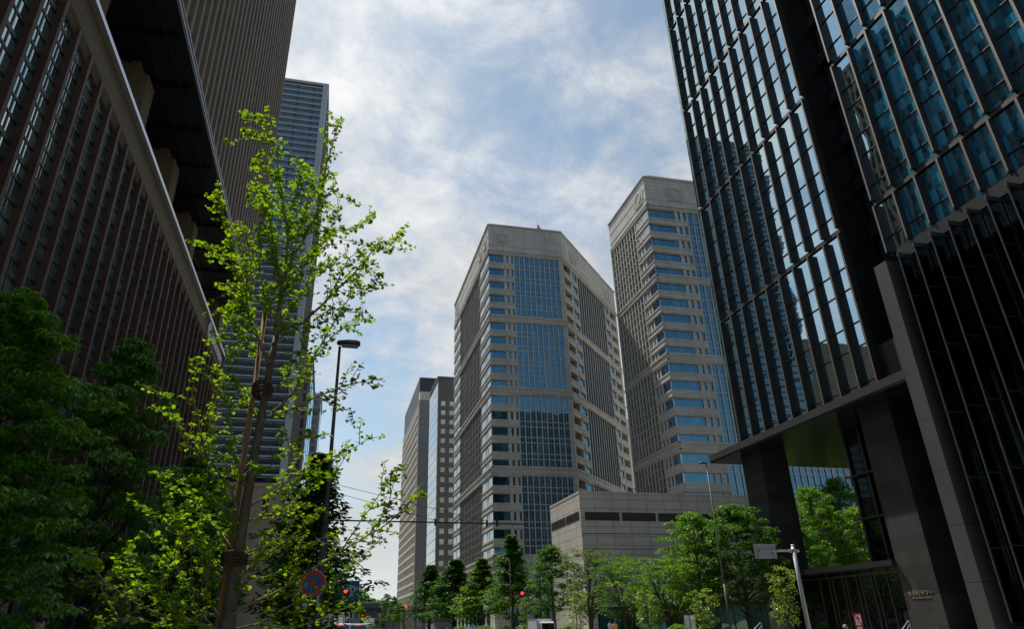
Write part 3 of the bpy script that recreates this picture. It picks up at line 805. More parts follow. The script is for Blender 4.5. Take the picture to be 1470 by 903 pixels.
panes = fin_facade(ys1, segs, M_gr, 'w')
many(root, 'window', panes, M_gr)
ys2 = [39.15-2.18*i for i in range(20)]
panes2 = fin_facade(ys2, [(28.4, 33.45)]+segs[1:], M_gr2, 'w')
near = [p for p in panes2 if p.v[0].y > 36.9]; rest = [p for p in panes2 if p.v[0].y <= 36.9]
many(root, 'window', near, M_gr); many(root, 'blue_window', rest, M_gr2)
# glass corner at the far end
cw = []
for z0, z1 in segs:
    for a, b in floors(z0, z1): cw.append(MB().box(X0+.35, X0+.74, 63.8, 64.5, a+.04, b-.04))
many(root, 'corner_window', cw, M_gcor)
E_ = Wall((X0+.75, 64.35), (70, 64.35))
E_.n = Vector((0, 1, 0))
bk = []
for z0, z1 in segs:
    for a, b in floors(z0, z1):
        for i in range(3): bk.append(MB().box(X0+1+i*4, X0+4.9+i*4, 64.1, 64.32, a+.05, b-.05))
many(root, 'rear_window', bk, M_gr, 20)
# recess glazing
rg = []
z = 19.2
while z < TOP-3:
    rg.append(MB().box(46.0, 46.25, 39.6, 41.4, z, z+2.9)); rg.append(MB().box(46.0, 46.25, 41.5, 43.3, z, z+2.9)); z += 5.2
many(root, 'recess_window', rg, M_gdark)
z = 22.3
while z < TOP: MB().box(45.4, 46.24, 39.32, 43.54, z, z+1.2).build('recess_spandrel', M_bl, root); z += 5.2
MB().box(42.8, 42.9, 39.4, 43.5, 18.95, 22.0).build('recess_mesh', M_finr, root)
# transfer slab with glossy soffit
fs = MB().box(X0-.25, 70.3, 38.9, 69.8, 18.15, 18.84); fs.build('slab_edge', M_finr, root)
MB().box(X0-.2, 70.2, 39.0, 69.7, 17.95, 18.14).build('soffit', M_sof, root)
# stone piers
pr = [MB().box(43.6, 46.8, 44.6, 48.0, .12, 17.94), MB().box(43.6, 46.8, 62.9, 66.3, .12, 17.94), MB().box(66.2, 69.4, 44.6, 48, .12, 17.94), MB().box(66.2, 69.4, 62.9, 66.3, .12, 17.94)]
many(root, 'pier', pr, M_pil)
# lobby glazing behind the near pier
M_lob = clear_glass('lobby_glass', (.55, .7, .65), .07, .55)
lb = MB(); lb.box(47.0, 47.06, 48.2, 54.2, 5.9, 17.9); lb.box(47.0, 66, 54.2, 54.26, 5.9, 17.9)
lb.build('lobby_glass', M_lob, root)
lf = MB()
for y in (48.3, 50.1, 52.2, 54.2): lf.box(46.8, 47.2, y-.12, y+.12, .12, 17.93)
for z in (9.6, 13.4): lf.box(46.3, 47.3, 48.3, 54.6, z, z+.14); lf.box(47.3, 66, 54.0, 54.6, z, z+.14)
for x in (51, 55, 59, 63): lf.box(x, x+.2, 54.1, 54.4, .12, 17.93)
lf.build('lobby_frame', M_bl, root)
MB().box(49.5, 66, 39.3, 52.0, .12, 17.94).build('lobby_core', M_bl, root)
# entrance canopy and doors
cn = MB().box(43.2, 50, 48.02, 62.88, 5.35, 5.78); cn.build('canopy', M_bl, root)
dg = []; df = MB()
y = 48.4
M_door = glass('door_glass', (.006, .008, .009), (.8, .9, .9), .10, .02, .01, .4)
while y < 62.5:
    dg.append(MB().box(44.4, 44.45, y-.04, y+1.74, .15, 5.345)); (df.box(44.30, 44.54, y-.08, y, .12, 5.34), df.box(44.30, 44.54, y+1.2, y+1.27, .12, 4.89)) if int(y*10) % 3 == 0 else None; y += 1.78
df.box(44.28, 44.56, 48.3, 62.8, 4.9, 5.02)
M_bronze = matte('bronze_frame', (.075, .062, .048), .4, .1, 2, .5, .4)
for g in dg: g.build('door', M_door, root)
df.build('door_frame', M_bronze, root)
MB().box(46.6, 49.4, 48.1, 62.8, .11, .13).build('entrance_floor', M_pil, root)
# raised lettering on the near pier
M_gold = matte('bronze_letter', (.34, .30, .22), .4, .1, 3, .5, .3)
place_text(text_mesh('大手町タワー', .40, .02), (43.57, 46.35, 3.25), (0, -1, 0), (0, 0, 1)).build('lettering', M_gold, root)
place_text(text_mesh('THE OTEMACHI TOWER', .17, .015), (43.575, 46.35, 2.93), (0, -1, 0), (0, 0, 1)).build('small_lettering', M_gold, root)
# glazed hall nearer the camera with its stone portal
pt = MB().box(40.9, 45, 38.35, 39.62, .12, 27.15); pt.build('portal_pier', M_pstone, root)
MB().box(42.4, 69, -8, 38.3, .12, 1.0).build('hall_plinth', M_pil, root)
MB().box(42.2, 69, -8, 38.3, 27.2, 28.25).build('hall_roof', M_dark, root)
M_hall = glass('hall_glass', (.020, .024, .022), (.85, .95, .95), .16, .015, .03, .5)
M_hallg = clear_glass('hall_clear_glass', (.5, .56, .52), .10, .6)
hp = []; hf = []; ha = []
for i in range(18):
    y = 37.2-1.55*i
    hp.append(MB().box(42.3, 42.36, y-1.45, y-.06, 1.0, 27.19))
    hf.append(MB().box(41.05, 42.2, y-.015, y+.015, 1.2, 26.85))
    ha.append(MB().box(40.95, 42.5, y-.07, y+.07, 26.86, 27.19).box(40.98, 41.10, y-.035, y+.035, 1.2, 26.85))
    for z in (5.5, 10, 14.5, 19, 23.5): ha[-1].box(41.0, 42.5, y-.03, y+.03, z, z+.08)
M_brk = matte('bracket_steel', (.07, .072, .075), .35, .1, 2, .5, .4)
M_fing = clear_glass('glass_fin', (.75, .9, .88), .10, .8)
many(root, 'hall_window', hp, M_hallg)
o = many(root, 'hall_bracket', ha, M_brk); many(root, 'glass_fin', hf, M_fing)
M_warm = stone('warm_stone', (.42, .36, .25), 2.0, 1.6, .7, .05)
MB().box(43.6, 50, 26.6, 33.0, 1.0, 26.5).build('inner_wall', M_warm, root)
MB().box(52, 68, -7, 38.2, 1.01, 27.1).build('hall_core', M_bl, root)

# unseen block added behind the black tower to darken reflections in blue windows
root = empty('office_building', (100, -30, 0), 'added dark banded block behind the black tower, unseen, darkening window reflections', 'building')
MB().box(66, 140, -46, -14, .1, 98).build('wall', M_finr, root)
W = Wall((140, -14), (66, -14))
many(root, 'window', [W.one(1, W.L-1, -.1, .06, 4+4*i, 6.4+4*i) for i in range(23)], M_gdark)
# ------------------------------------------------------------------ street furniture
M_pole = matte('brown_pole', (.06, .048, .042), .5, .15, 4, .4)
M_galv = matte('galvanised', (.36, .37, .37), .45, .12, 5, .5, .4)
M_blue = matte('sign_blue', (.008, .085, .30), .4, .05, 3)
M_sred = matte('sign_red', (.50, .012, .012), .4, .05, 3)
M_sgreen = matte('sign_green', (.005, .16, .07), .4, .05, 3)
M_swhite = matte('sign_plate_white', (.78, .78, .77), .4, .04, 3)
M_lens = matte('lamp_glass', (.45, .45, .43), .3, .05, 3)
M_redl = glow('signal_red', (1, .015, .012), 6.0)
M_tail = glow('tail_red', (1, .02, .03), 1.6)
def lamp_post(x, y, h, side, label, group=None):
    r = empty('street_lamp', (x, y, .13), label, 'street lamp', group)
    MB().path([(x,y,.13),(x,y,3.9)], [.10,.088], 10).path([(x,y,3.9),(x,y,4.0),(x,y,h-.1)], [.088,.062,.038], 10).build('pole', M_pole, r, True)
    MB().lathe([(.22, 0), (.22, .06), (.14, .1), (.13, .5)], (x,y,.13), 10).build('base', M_pole, r)
    hd = MB(); c = Vector((x+side*.25, y, h))
    for i in range(12):
        pass
    prof = [(-.34, .04, .04), (-.30, .09, .08), (-.05, .15, .115), (.20, .15, .115), (.29, .12, .09), (.31, .05, .04)]
    o = 0
    for (dx, wy, wz) in prof:
        for j in range(10):
            a = 2*math.pi*j/10; zz = math.sin(a)*wz
            hd.v.append(c+Vector((side*dx, math.cos(a)*wy, zz if zz > 0 else zz*.7)))
    for i in range(len(prof)-1):
        for j in range(10):
            a = i*10+j; b = i*10+(j+1)%10; hd.f.append((a, b, b+10, a+10))
    hd.f.append(tuple(range(9,-1,-1))); hd.f.append(tuple(50+j for j in range(10)))
    h_ = hd.build('lamp_head', M_pole, r, True)
    MB().box(c.x-.2, c.x+.25, y-.11, y+.11, h-.088, h-.075).build('lens', M_lens, h_)
    return r
lp = at_y(487, 497, 18)
LPX = -.14
lr = lamp_post(LPX, 18, 8.85, 1, 'tall brown street lamp rising beside the young ginkgo at the left kerb')
# cantilever arm on it
ar = empty('cantilever_arm', (LPX, 18, 4.03), 'thin brown horizontal rod with stay wires, reaching over the road from the left lamp pole', 'arm')
q = MB().path([(LPX+.02, 17.86, 4.03), (4.95, 17.86, 4.0)], .02, 6); q.build('rod', M_pole, ar)
q = MB()
for xx in (1.2, 2.62, 3.98, 4.25): q.path([(xx, 17.86, 3.93), (xx, 17.86, 4.10)], .028, 6)
q.build('fitting', M_pole, ar)
MB().path([(LPX+.05, 17.9, 4.75), (2.62, 17.86, 4.06)], .006, 4).path([(LPX+.05, 17.9, 4.95), (3.98, 17.86, 4.05)], .006, 4).build('stay_wire', M_pole, ar)
# no-parking roundel on the pole
c = at_y(449, 838, 17.6)
ns = empty('no_parking_sign', (LPX, 17.75, .13), 'round no-parking sign, blue with red ring and slash, behind the ginkgo branches', 'traffic sign')
def face(mb, c, pts, z):  # flat face in XZ plane facing -Y
    n = len(pts); return mb.add([(c.x+p[0], c.y-z, c.z+p[1]) for p in pts], [tuple(range(n))])
def ringpts(r, n=40): return [(r*math.cos(2*math.pi*i/n), r*math.sin(2*math.pi*i/n)) for i in range(n)]
MB().disc(c, .305, (0,1,0), .02, 40).build('plate', M_swhite, ns)
face(MB(), c, ringpts(.295), .013).build('red_ring', M_sred, ns)
face(MB(), c, ringpts(.205), .016).build('blue_field', M_blue, ns)
s2 = MB(); d1 = .155; wd = .028
face(s2, c, [(-d1-wd, d1-wd), (d1-wd, -d1-wd), (d1+wd, -d1+wd), (-d1+wd, d1+wd)], .019).build('red_slash', M_sred, ns)
MB().box(c.x+.12, c.x+.17, c.y+.02, c.y+.05, c.z-.55, c.z-.2).box(c.x-.2, c.x-.08, c.y+.02, c.y+.05, c.z-.5, c.z-.42).box(min(c.x,LPX)-.03, max(c.x,LPX)+.03, c.y+.012, 17.9, c.z-.03, c.z+.03).build('bracket', M_galv, ns)

lamp_post(26.75, 45.2, 12.2, -1, 'tall thin dark street lamp at the right kerb in front of the tower entrance')
lamp_post(26.6, 104, 10.5, -1, 'street lamp half hidden in the tall green tree at the crossing')
lamp_post(26.6, 232, 9.8, -1, 'distant street lamp in front of the beige office block')
lamp_post(15.0, 335, 12.0, -1, 'farthest street lamp, before the dark gate building')

# signals
def signal(px_pole, Ybase, zhead, xhead, side, label, facing=True, pole_h=None, xp=None):
    r = empty('traffic_light', (xp, Ybase, .13), label, 'traffic light', 'traffic lights showing red')
    ph = pole_h or zhead+.8
    MB().path([(xp,Ybase,.13),(xp,Ybase,ph)], [.11,.08], 8).build('pole', M_pole, r)
    MB().path([(xp,Ybase-.1,zhead+.02),(xhead,Ybase-.1,zhead)], .04, 6).build('arm', M_pole, r)
    hb = MB().box(xhead-.62, xhead+.62, Ybase-.32, Ybase-.14, zhead-.21, zhead+.21).build('housing', M_dark, r)
    for i in range(3):
        cx = xhead-.4+.4*i
        vz = MB()
        for j in range(7):
            a0, a1 = R(10+160*j/7), R(10+160*(j+1)/7)
            vz.add([(cx+.175*math.cos(a0), Ybase-.32, zhead+.175*math.sin(a0)), (cx+.175*math.cos(a1), Ybase-.32, zhead+.175*math.sin(a1)), (cx+.175*math.cos(a1), Ybase-.52, zhead+.175*math.sin(a1)), (cx+.175*math.cos(a0), Ybase-.52, zhead+.175*math.sin(a0))], [(0,1,2,3)])
        vz.build('visor', M_dark, hb)
        MB().disc((cx, Ybase-.325, zhead), .16, (0,1,0), .012, 20).build('lens', M_redl if i == 2 else M_dmul, hb)
    return r
p = at_y(744, 852, 86); q = at_y(776, 852, 86)
s_ = signal(776, 86, p.z, p.x, 1, 'red traffic light armed out from a black pole above the white truck', xp=q.x, pole_h=6.9)
MB().box(q.x-.75, q.x-.1, 85.6, 85.9, p.z-.55, p.z+.15).build('side_housing', M_dark, s_); MB().disc((q.x-.45, 85.7, p.z-.2), .36, (0,1,0), .1, 20).build('back_plate', M_dark, s_)
MB().box(q.x-.38, q.x-.12, 85.7, 85.95, 2.1, 2.9).build('pedestrian_signal', M_dark, s_)
p = at_y(490, 849, 72); s_ = signal(0, 72, p.z, p.x, 1, 'red traffic light at left in front of the blue guide sign', xp=-.2)
p = at_y(579.5, 872, 150); q = at_y(597, 872, 150)
signal(0, 150, p.z, p.x, 1, 'red traffic light on a bracketed pole before the beige office block', xp=q.x, pole_h=8.2)
rr = bpy.context.scene.objects[-1]
p = at_y(519, 884, 300); q = at_y(528, 884, 300)
signal(0, 300, p.z, p.x, 1, 'tiny red traffic light far down the road under the gantry', xp=q.x)

# blue guide sign
def guide(x0, x1, z0, z1, Y, xp, label, full):
    r = empty('guide_sign', (xp, Y, .13), label, 'road sign')
    MB().path([(xp,Y+.3,.13),(xp,Y+.3,z1+.25)], [.14,.10], 8).build('pole', M_galv, r)
    MB().path([(xp,Y+.25,z1-.5),(x1-.2,Y+.25,z1-.5)], .06, 6).path([(xp,Y+.25,z0+.5),(x1-.2,Y+.25,z0+.5)], .06, 6).build('arm', M_galv, r)
    pl = MB().box(x0, x1, Y, Y+.06, z0, z1).build('panel', M_blue, r)
    W_, H_ = x1-x0, z1-z0
    def T(s, fx, fz, size, m): place_text(text_mesh(s, size, .004), (x0+fx*W_, Y-.008, z0+fz*H_), (1,0,0), (0,0,1)).build('lettering', m, pl)
    if full:
        T('上 野', .73, .64, .52, M_swhite); T('Ueno', .73, .52, .26, M_swhite)
        MB().box(x0+.48*W_, x0+.97*W_, Y-.006, Y, z0+.27*H_, z0+.45*H_).build('green_panel', M_sgreen, pl)
        T('首都高速', .725, .385, .34, M_swhite); T('Shuto Expwy', .725, .305, .17, M_swhite)
        a = MB()
        a.box(x0+.62*W_, x0+.86*W_, Y-.008, Y, z0+.155*H_, z0+.185*H_); a.add([(x0+.86*W_,Y-.008,z0+.12*H_),(x0+.95*W_,Y-.008,z0+.17*H_),(x0+.86*W_,Y-.008,z0+.22*H_)], [(0,1,2)])
        a.box(x0+.30*W_, x0+.335*W_, Y-.008, Y, z0+.03*H_, z0+.9*H_); a.box(x0+.05*W_, x0+.55*W_, Y-.0085, Y, z0+.13*H_, z0+.21*H_)
        a.build('arrow', M_swhite, pl)
    else:
        a = MB(); a.box(x0+.2*W_, x0+.5*W_, Y-.008, Y, z0+.45*H_, z0+.55*H_); a.add([(x0+.72*W_,Y-.008,z0+.2*H_),(x0+.9*W_,Y-.008,z0+.2*H_),(x0+.81*W_,Y-.008,z0+.75*H_)], [(0,1,2)])
        a.build('arrow', M_swhite, pl)
a = at_y(482, 834, 90); b = at_y(514.5, 867, 90)
guide(a.x, b.x, b.z, a.z, 90, -.3, 'large blue guide sign with white lettering and a green strip over the left lanes', True)
a = at_y(483, 873, 140); b = at_y(497, 881, 140)
guide(a.x, b.x, b.z, a.z, 140, .2, 'smaller blue road sign lower and farther behind the guide sign', False)
# gantry
r = empty('sign_gantry', (11, 205, 0), 'dark overhead gantry with hanging panels across the far road', 'gantry')
a = at_y(502, 878, 205); b = at_y(549, 878, 205)
MB().path([(a.x-1,205,0),(a.x-1,205,6.4)], .18, 8).path([(b.x+6,205,0),(b.x+6,205,6.4)], .18, 8).build('post', M_pole, r)
MB().bar((a.x-1,205,a.z),(b.x+6,205,a.z),.25,.25).build('beam', M_pole, r)
for x0, x1, dz in ((503,517,0),(523,547,0)):
    u, v = at_y(x0,873,204.8), at_y(x1,877,204.8); MB().box(u.x, v.x, 204.6, 204.8, v.z, u.z).build('panel', M_dark, r)
for x0, x1 in ((502,506.5),(512,516),(522.5,527),(533,537),(542.5,547)):
    u, v = at_y(x0,877,204.8), at_y(x1,881,204.8); MB().box(u.x, v.x, 204.5, 204.75, v.z, u.z).build('hanging_panel', M_dark, r)

# pole with a sign seen from behind, right
P0 = at_y(1138, 784, 36.5)
r = empty('sign_pole', (P0.x, 36.5, .13), 'grey steel pole with an arm holding a small sign seen from behind', 'sign')
MB().path([(P0.x,36.5,.13),(P0.x,36.5,P0.z)], [.125,.105], 12).build('pole', M_galv, r, True)
MB().lathe([(.115,0),(.115,.05),(.06,.09)], (P0.x,36.5,P0.z), 12).build('cap', M_galv, r)
za_ = at_y(1137, 791, 36.5).z
xs0 = at_y(1086, 790, 36.4).x; xs1 = at_y(1117, 790, 36.4).x
MB().path([(P0.x+.35,36.5,za_),(xs0+.25,36.5,za_)], .06, 8).lathe([(.16,-.1),(.16,.1)], (P0.x,36.5,za_), 12).path([(P0.x-.25,36.5,za_),(P0.x-.18,36.5,za_)], .11, 10).build('arm', M_galv, r)
zt, zb = at_y(1100, 781, 36.6).z, at_y(1100, 802, 36.6).z
pl = MB().box(xs0, xs1, 36.6, 36.63, zb, zt).build('panel', M_galv, r)
MB().box(xs0+.15, xs0+.21, 36.53, 36.6, zb+.03, zt-.03).box(xs1-.25, xs1-.19, 36.53, 36.6, zb+.03, zt-.03).box(xs0+.02, xs1-.02, 36.56, 36.6, zt-.14, zt-.1).box(xs0+.02, xs1-.02, 36.56, 36.6, zb+.1, zb+.14).build('bracket', M_galv, pl)

# no-pedestrian sign
c = at_y(1232, 890, 33)
r = empty('no_crossing_sign', (c.x, 33.05, .13), 'red bordered white sign with a blue walking figure struck through', 'traffic sign')
MB().path([(c.x,33.05,.13),(c.x,33.05,c.z+.2)], .03, 8).build('pole', M_galv, r)
MB().box(c.x-.235, c.x+.235, 33.0, 33.015, c.z-.31, c.z+.31).build('plate', M_sred, r)
cc_ = Vector((c.x, 33.0, c.z))
face(MB(), cc_, [(-.165,-.235),(.165,-.235),(.165,.235),(-.165,.235)], .004).build('white_field', M_swhite, r)
fg_ = MB()
face(fg_, cc_, [(.0+.045*math.cos(i*.524), .17+.045*math.sin(i*.524)) for i in range(12)], .008)
face(fg_, cc_, [(-.05,-.02),(.05,-.02),(.06,.12),(-.05,.12)], .008); face(fg_, cc_, [(-.05,-.02),(0,-.02),(-.06,-.19),(-.12,-.19)], .008); face(fg_, cc_, [(0,-.021),(.05,-.021),(.11,-.19),(.05,-.19)], .008)
face(fg_, cc_, [(-.05,.10),(-.05,.06),(-.13,-.01),(-.14,.03)], .008); face(fg_, cc_, [(.055,.10),(.055,.05),(.13,0),(.14,.04)], .008)
fg_.build('figure', M_blue, r)
face(MB(), cc_, [(-.165,.235),(-.165,.19),(.125,-.235),(.165,-.235),(.165,-.19),(-.125,.235)], .012).build('slash', M_sred, r)
MB().box(c.x-.14, c.x+.14, 33.0, 33.012, c.z-.43, c.z-.33).build('small_plate', M_swhite, r); MB().box(c.x-.1, c.x+.1, 32.99, 33.0, c.z-.395, c.z-.365).build('red_bar', M_sred, r)
# bollard, handrails, information board
c = at_y(1213, 899, 33)
r = empty('bollard', (c.x, 33, .13), 'small domed pink-grey post beside the no-crossing sign', 'bollard')
M_bol = matte('bollard_paint', (.30, .22, .21), .5, .1, 4)
hz_ = c.z+.10
MB().lathe([(.09, 0), (.09, hz_-.35)], (c.x,33,.13), 14).build('post', M_bol, r, True); MB().lathe([(.115, hz_-.35), (.12, hz_-.28), (.09, hz_-.2), (.03, hz_-.15)], (c.x,33,.13), 14).build('cap', M_bol, r, True)
MB().box(c.x-.04, c.x+.04, 32.89, 32.905, hz_-.45, hz_-.33).build('label_plate', M_blue, r)
def rail(px0, px1, Y, label):
    a = at_y(*px0, Y); b = at_y(*px1, Y+1.2)
    r = empty('handrail', (b.x, Y, .13), label, 'handrail', 'steel stair rails at the entrance')
    q = MB(); q.path([(a.x, Y, a.z-.35), (b.x-.1, Y+1.1, b.z), (b.x, Y+1.15, b.z-.03), (b.x+.02, Y+1.2, .13)], .028, 8); q.build('top_rail', M_galv, r, True)
    q = MB(); q.path([(a.x+.15, Y, a.z-.6), (b.x-.1, Y+1.1, b.z-.25)], .02, 8).path([(a.x, Y, a.z-.35), (a.x, Y, .13)], .028, 8); q.build('lower_rail', M_galv, r, True)
rail((1288, 903), (1304, 891), 39.6, 'steel handrail rising left of the lettered stone pier')
rail((1076, 902), (1092, 894), 46, 'steel handrail beside the bright sapling near the far pier')
c = at_y(991, 889, 62)
r = empty('map_board', (c.x, 62, .13), 'upright lit map board between tree trunks before the green glass', 'sign')
MB().box(c.x-.75, c.x-.6, 62, 62.12, .13, 2.3).box(c.x+.45, c.x+.6, 62, 62.12, .13, 2.3).box(c.x-.75, c.x+.6, 62.001, 62.11, 2.301, 2.45).build('frame', M_dark, r)
MB().box(c.x-.59, c.x-.1, 62.02, 62.08, .7, 2.1).box(c.x, c.x+.44, 62.02, 62.08, .7, 2.1).build('panel', M_swhite, r)

# ------------------------------------------------------------------ vehicles
M_tyre = matte('tyre', (.02,.02,.02), .8, .1, 4); M_hub = matte('wheel_metal', (.4,.4,.41), .4, .1, 4, .5, .5)
M_vglass = glass('vehicle_glass', (.01,.012,.014), (.85,.92,.95), .12, .02, .0, .1)
M_vwhite = matte('white_car_paint', (.74,.75,.76), .3, .03, 1, .5); M_vgrey = matte('grey_box', (.33,.34,.33), .5, .06, 1); M_vsil = matte('silver_car_paint', (.42,.43,.45), .3, .04, 1, .5, .4)
M_head = matte('headlamp', (.7,.7,.68), .15, .05, 3)
def wheel(root, x, y, r, w):
    t = MB(); n = 18; pr = [(r*.62, -w/2), (r*.95, -w/2), (r, -w*.35), (r, w*.35), (r*.95, w/2), (r*.62, w/2)]
    for rr_, xx in pr:
        for j in range(n):
            a = 2*math.pi*j/n; t.v.append(Vector((x+xx, y+rr_*math.cos(a), r+rr_*math.sin(a))))
    for i in range(len(pr)-1):
        for j in range(n): a = i*n+j; b = i*n+(j+1)%n; t.f.append((a, b, b+n, a+n))
    o = t.build('wheel', M_tyre, root, True)
    MB().path([(x-w*.42, y, r), (x+w*.42, y, r)], r*.6, 14).build('rim', M_hub, o)
def minivan(label, paint, L_=4.4, W_=1.72, H_=1.86):
    """local: front towards +Y"""
    r = empty('minivan', (0,0,0), label, 'minivan', 'minivans waiting in the left lanes')
    side = [(-L_/2, .38), (-L_/2-.03, .9), (-L_/2+.05, 1.1), (-L_/2+.3, H_-.06), (-L_/2+.6, H_), (L_*.12, H_), (L_*.30, H_-.45), (L_/2-.15, 1.0), (L_/2, .85), (L_/2+.02, .4), (L_/2-.1, .26), (-L_/2+.1, .26)]
    b = MB(); n = len(side)
    for x, k in ((-W_/2, 0), (-W_/2+.06, 1), (W_/2-.06, 1), (W_/2, 0)):
        for y, z in side: b.v.append(Vector((x*(1 if z < 1.05 else .93), y*(1 if k else .985), z+(.0 if k else -.02*(z > 1)))))
    for i in range(3):
        for j in range(n): a = i*n+j; c_ = i*n+(j+1)%n; b.f.append((a, a+n, c_+n, c_))
    b.f.append(tuple(range(n))); b.f.append(tuple(3*n+j for j in reversed(range(n))))
    b.build('body', paint, r)
    MB().add([(-W_*.42,-L_/2-.012+.06,1.12),(W_*.42,-L_/2-.012+.06,1.12),(W_*.38,-L_/2+.25,H_-.16),(-W_*.38,-L_/2+.25,H_-.16)], [(0,1,2,3)]).build('rear_window', M_vglass, r)
    MB().add([(-W_*.42,L_*.44,1.02+.02),(W_*.42,L_*.44,1.02+.02),(W_*.38,L_*.29+.04,H_-.38),(-W_*.38,L_*.29+.04,H_-.38)], [(3,2,1,0)]).build('windscreen', M_vglass, r)
    for s in (-1, 1):
        MB().add([(s*(W_/2-.055),-L_/2+.35,1.1),(s*(W_/2-.055),L_*.33,1.1),(s*(W_/2-.062),L_*.2,H_-.22),(s*(W_/2-.062),-L_/2+.5,H_-.2)], [(0,1,2,3)]).build('side_window', M_vglass, r)
        MB().box(min(s*W_*.38,s*W_*.5), max(s*W_*.38,s*W_*.5), -L_/2-.05, -L_/2+.02, .85, 1.12).build('tail_light', M_tail, r)
        MB().box(min(s*W_*.3,s*W_*.47), max(s*W_*.3,s*W_*.47), L_/2-.06, L_/2+.03, .68, .84).build('headlight', M_head, r)
        for y in (-L_/2+.8, L_/2-.8): wheel(r, s*(W_/2-.12), y, .31, .2)
    MB().box(-.17, .17, -L_/2-.06, -L_/2-.03, .62, .78).build('plate', M_swhite, r)
    MB().box(-.25, .25, -L_/2+.18, -L_/2+.22, H_-.13, H_-.09).build('brake_light', M_tail, r)
    return r
def ground_x(px, Y): return at_y(px, 895, Y).x
v = minivan('white minivan with red tail lights in the leftmost lane, half behind ginkgo leaves', M_vwhite)
v2 = copy_thing(v, 'silver minivan with brake lights on, right behind the grey box truck')
v3 = copy_thing(v, 'small pale van farther along, left of the white lorry')
for ch in v2.children:
    if ch.name.startswith('body'): ch.data = ch.data.copy(); ch.data.materials[0] = M_vsil
v.location = (ground_x(488, 62), 62, .005); v2.location = (ground_x(513, 70), 70, .005); v3.location = (ground_x(522, 150), 150, .005)
def box_truck(label, bw, bh, bl, cabh, paint, group=None, stripes=False):
    """local: front towards -Y (facing the camera)"""
    r = empty('box_truck', (0,0,0), label, 'truck', group)
    cw = bw*.94; cl = bl*.36
    MB().box(-bw/2, bw/2, -.0, bl, .62, bh).build('cargo_box', paint, r)
    t = MB()
    for z in (.62, bh-.06): t.box(-bw/2-.012, bw/2+.012, -.012, bl+.012, z, z+.06)
    for x in (-bw/2, bw/2): t.box(x-.014, x+.014, -.014, .05, .62, bh); t.box(x-.014, x+.014, bl-.05, bl+.014, .62, bh)
    t.box(-.01, .01, bl, bl+.015, .65, bh-.06); t.build('box_trim', M_galv, r)
    c = MB(); pr = [(-cl-.05, .35), (-cl-.06, .95), (-cl+.12, cabh-.12), (-cl+.25, cabh), (-.06, cabh), (-.06, .35)]
    n = len(pr)
    for x in (-cw/2, cw/2):
        for y, z in pr: c.v.append(Vector((x*(.95 if z > 1.2 else 1), y, z)))
    for j in range(n): k = (j+1) % n; c.f.append((j, k, n+k, n+j))
    c.f.append(tuple(reversed(range(n)))); c.f.append(tuple(n+j for j in range(n)))
    cab = c.build('cab', M_vwhite, r)
    MB().add([(-cw*.44,-cl-.05,1.02),(cw*.44,-cl-.05,1.02),(cw*.42,-cl+.09,cabh-.16),(-cw*.42,-cl+.09,cabh-.16)], [(0,1,2,3)]).build('windscreen', M_vglass, cab)
    for s in (-1, 1):
        MB().add([(s*(cw/2+.004)*.985,-cl+.12,1.05),(s*(cw/2+.004)*.985,-.25,1.05),(s*(cw/2+.004)*.957,-.25,cabh-.16),(s*(cw/2+.004)*.957,-cl+.25,cabh-.16)], [(0,1,2,3)]).build('side_window', M_vglass, cab)
        MB().box(min(s*cw*.3,s*cw*.46), max(s*cw*.3,s*cw*.46), -cl-.09, -cl-.04, .66, .82).build('headlight', M_head, cab)
        MB().box(min(s*cw*.53,s*cw*.6), max(s*cw*.53,s*cw*.6), -cl-.02, -cl+.03, 1.0, 1.28).build('mirror', M_dark, cab)
        wheel(r, s*(cw/2-.12), -cl*.5, .3, .18); wheel(r, s*(cw/2-.14), bl*.72, .3, .22)
        MB().box(min(s*bw*.34,s*bw*.46), max(s*bw*.34,s*bw*.46), bl+.016, bl+.05, .5, .6).build('tail_light', M_tail, r)
    MB().box(-cw/2+.1, cw/2-.1, -cl+.2, bl-.1, .36, .615).build('chassis', M_dark, r)
    return r
t = box_truck('small white box truck facing the camera at the crossing, its cab lower than the box', 1.5, 2.02, 2.0, 1.78, M_vwhite)
t.location = (ground_x(784, 64), 64.5, .005); t.rotation_euler = (0, 0, R(10))
t = box_truck('grey box truck seen from behind between the two minivans', 1.95, 2.85, 3.6, 2.1, M_vgrey)
t.location = (ground_x(507, 118), 121, .005); t.rotation_euler = (0, 0, R(180))
t = box_truck('white lorry with a tall box, farthest on the road before the gate building', 2.2, 3.6, 5.5, 2.4, M_vwhite)
t.location = (ground_x(530.5, 190), 190, .005)
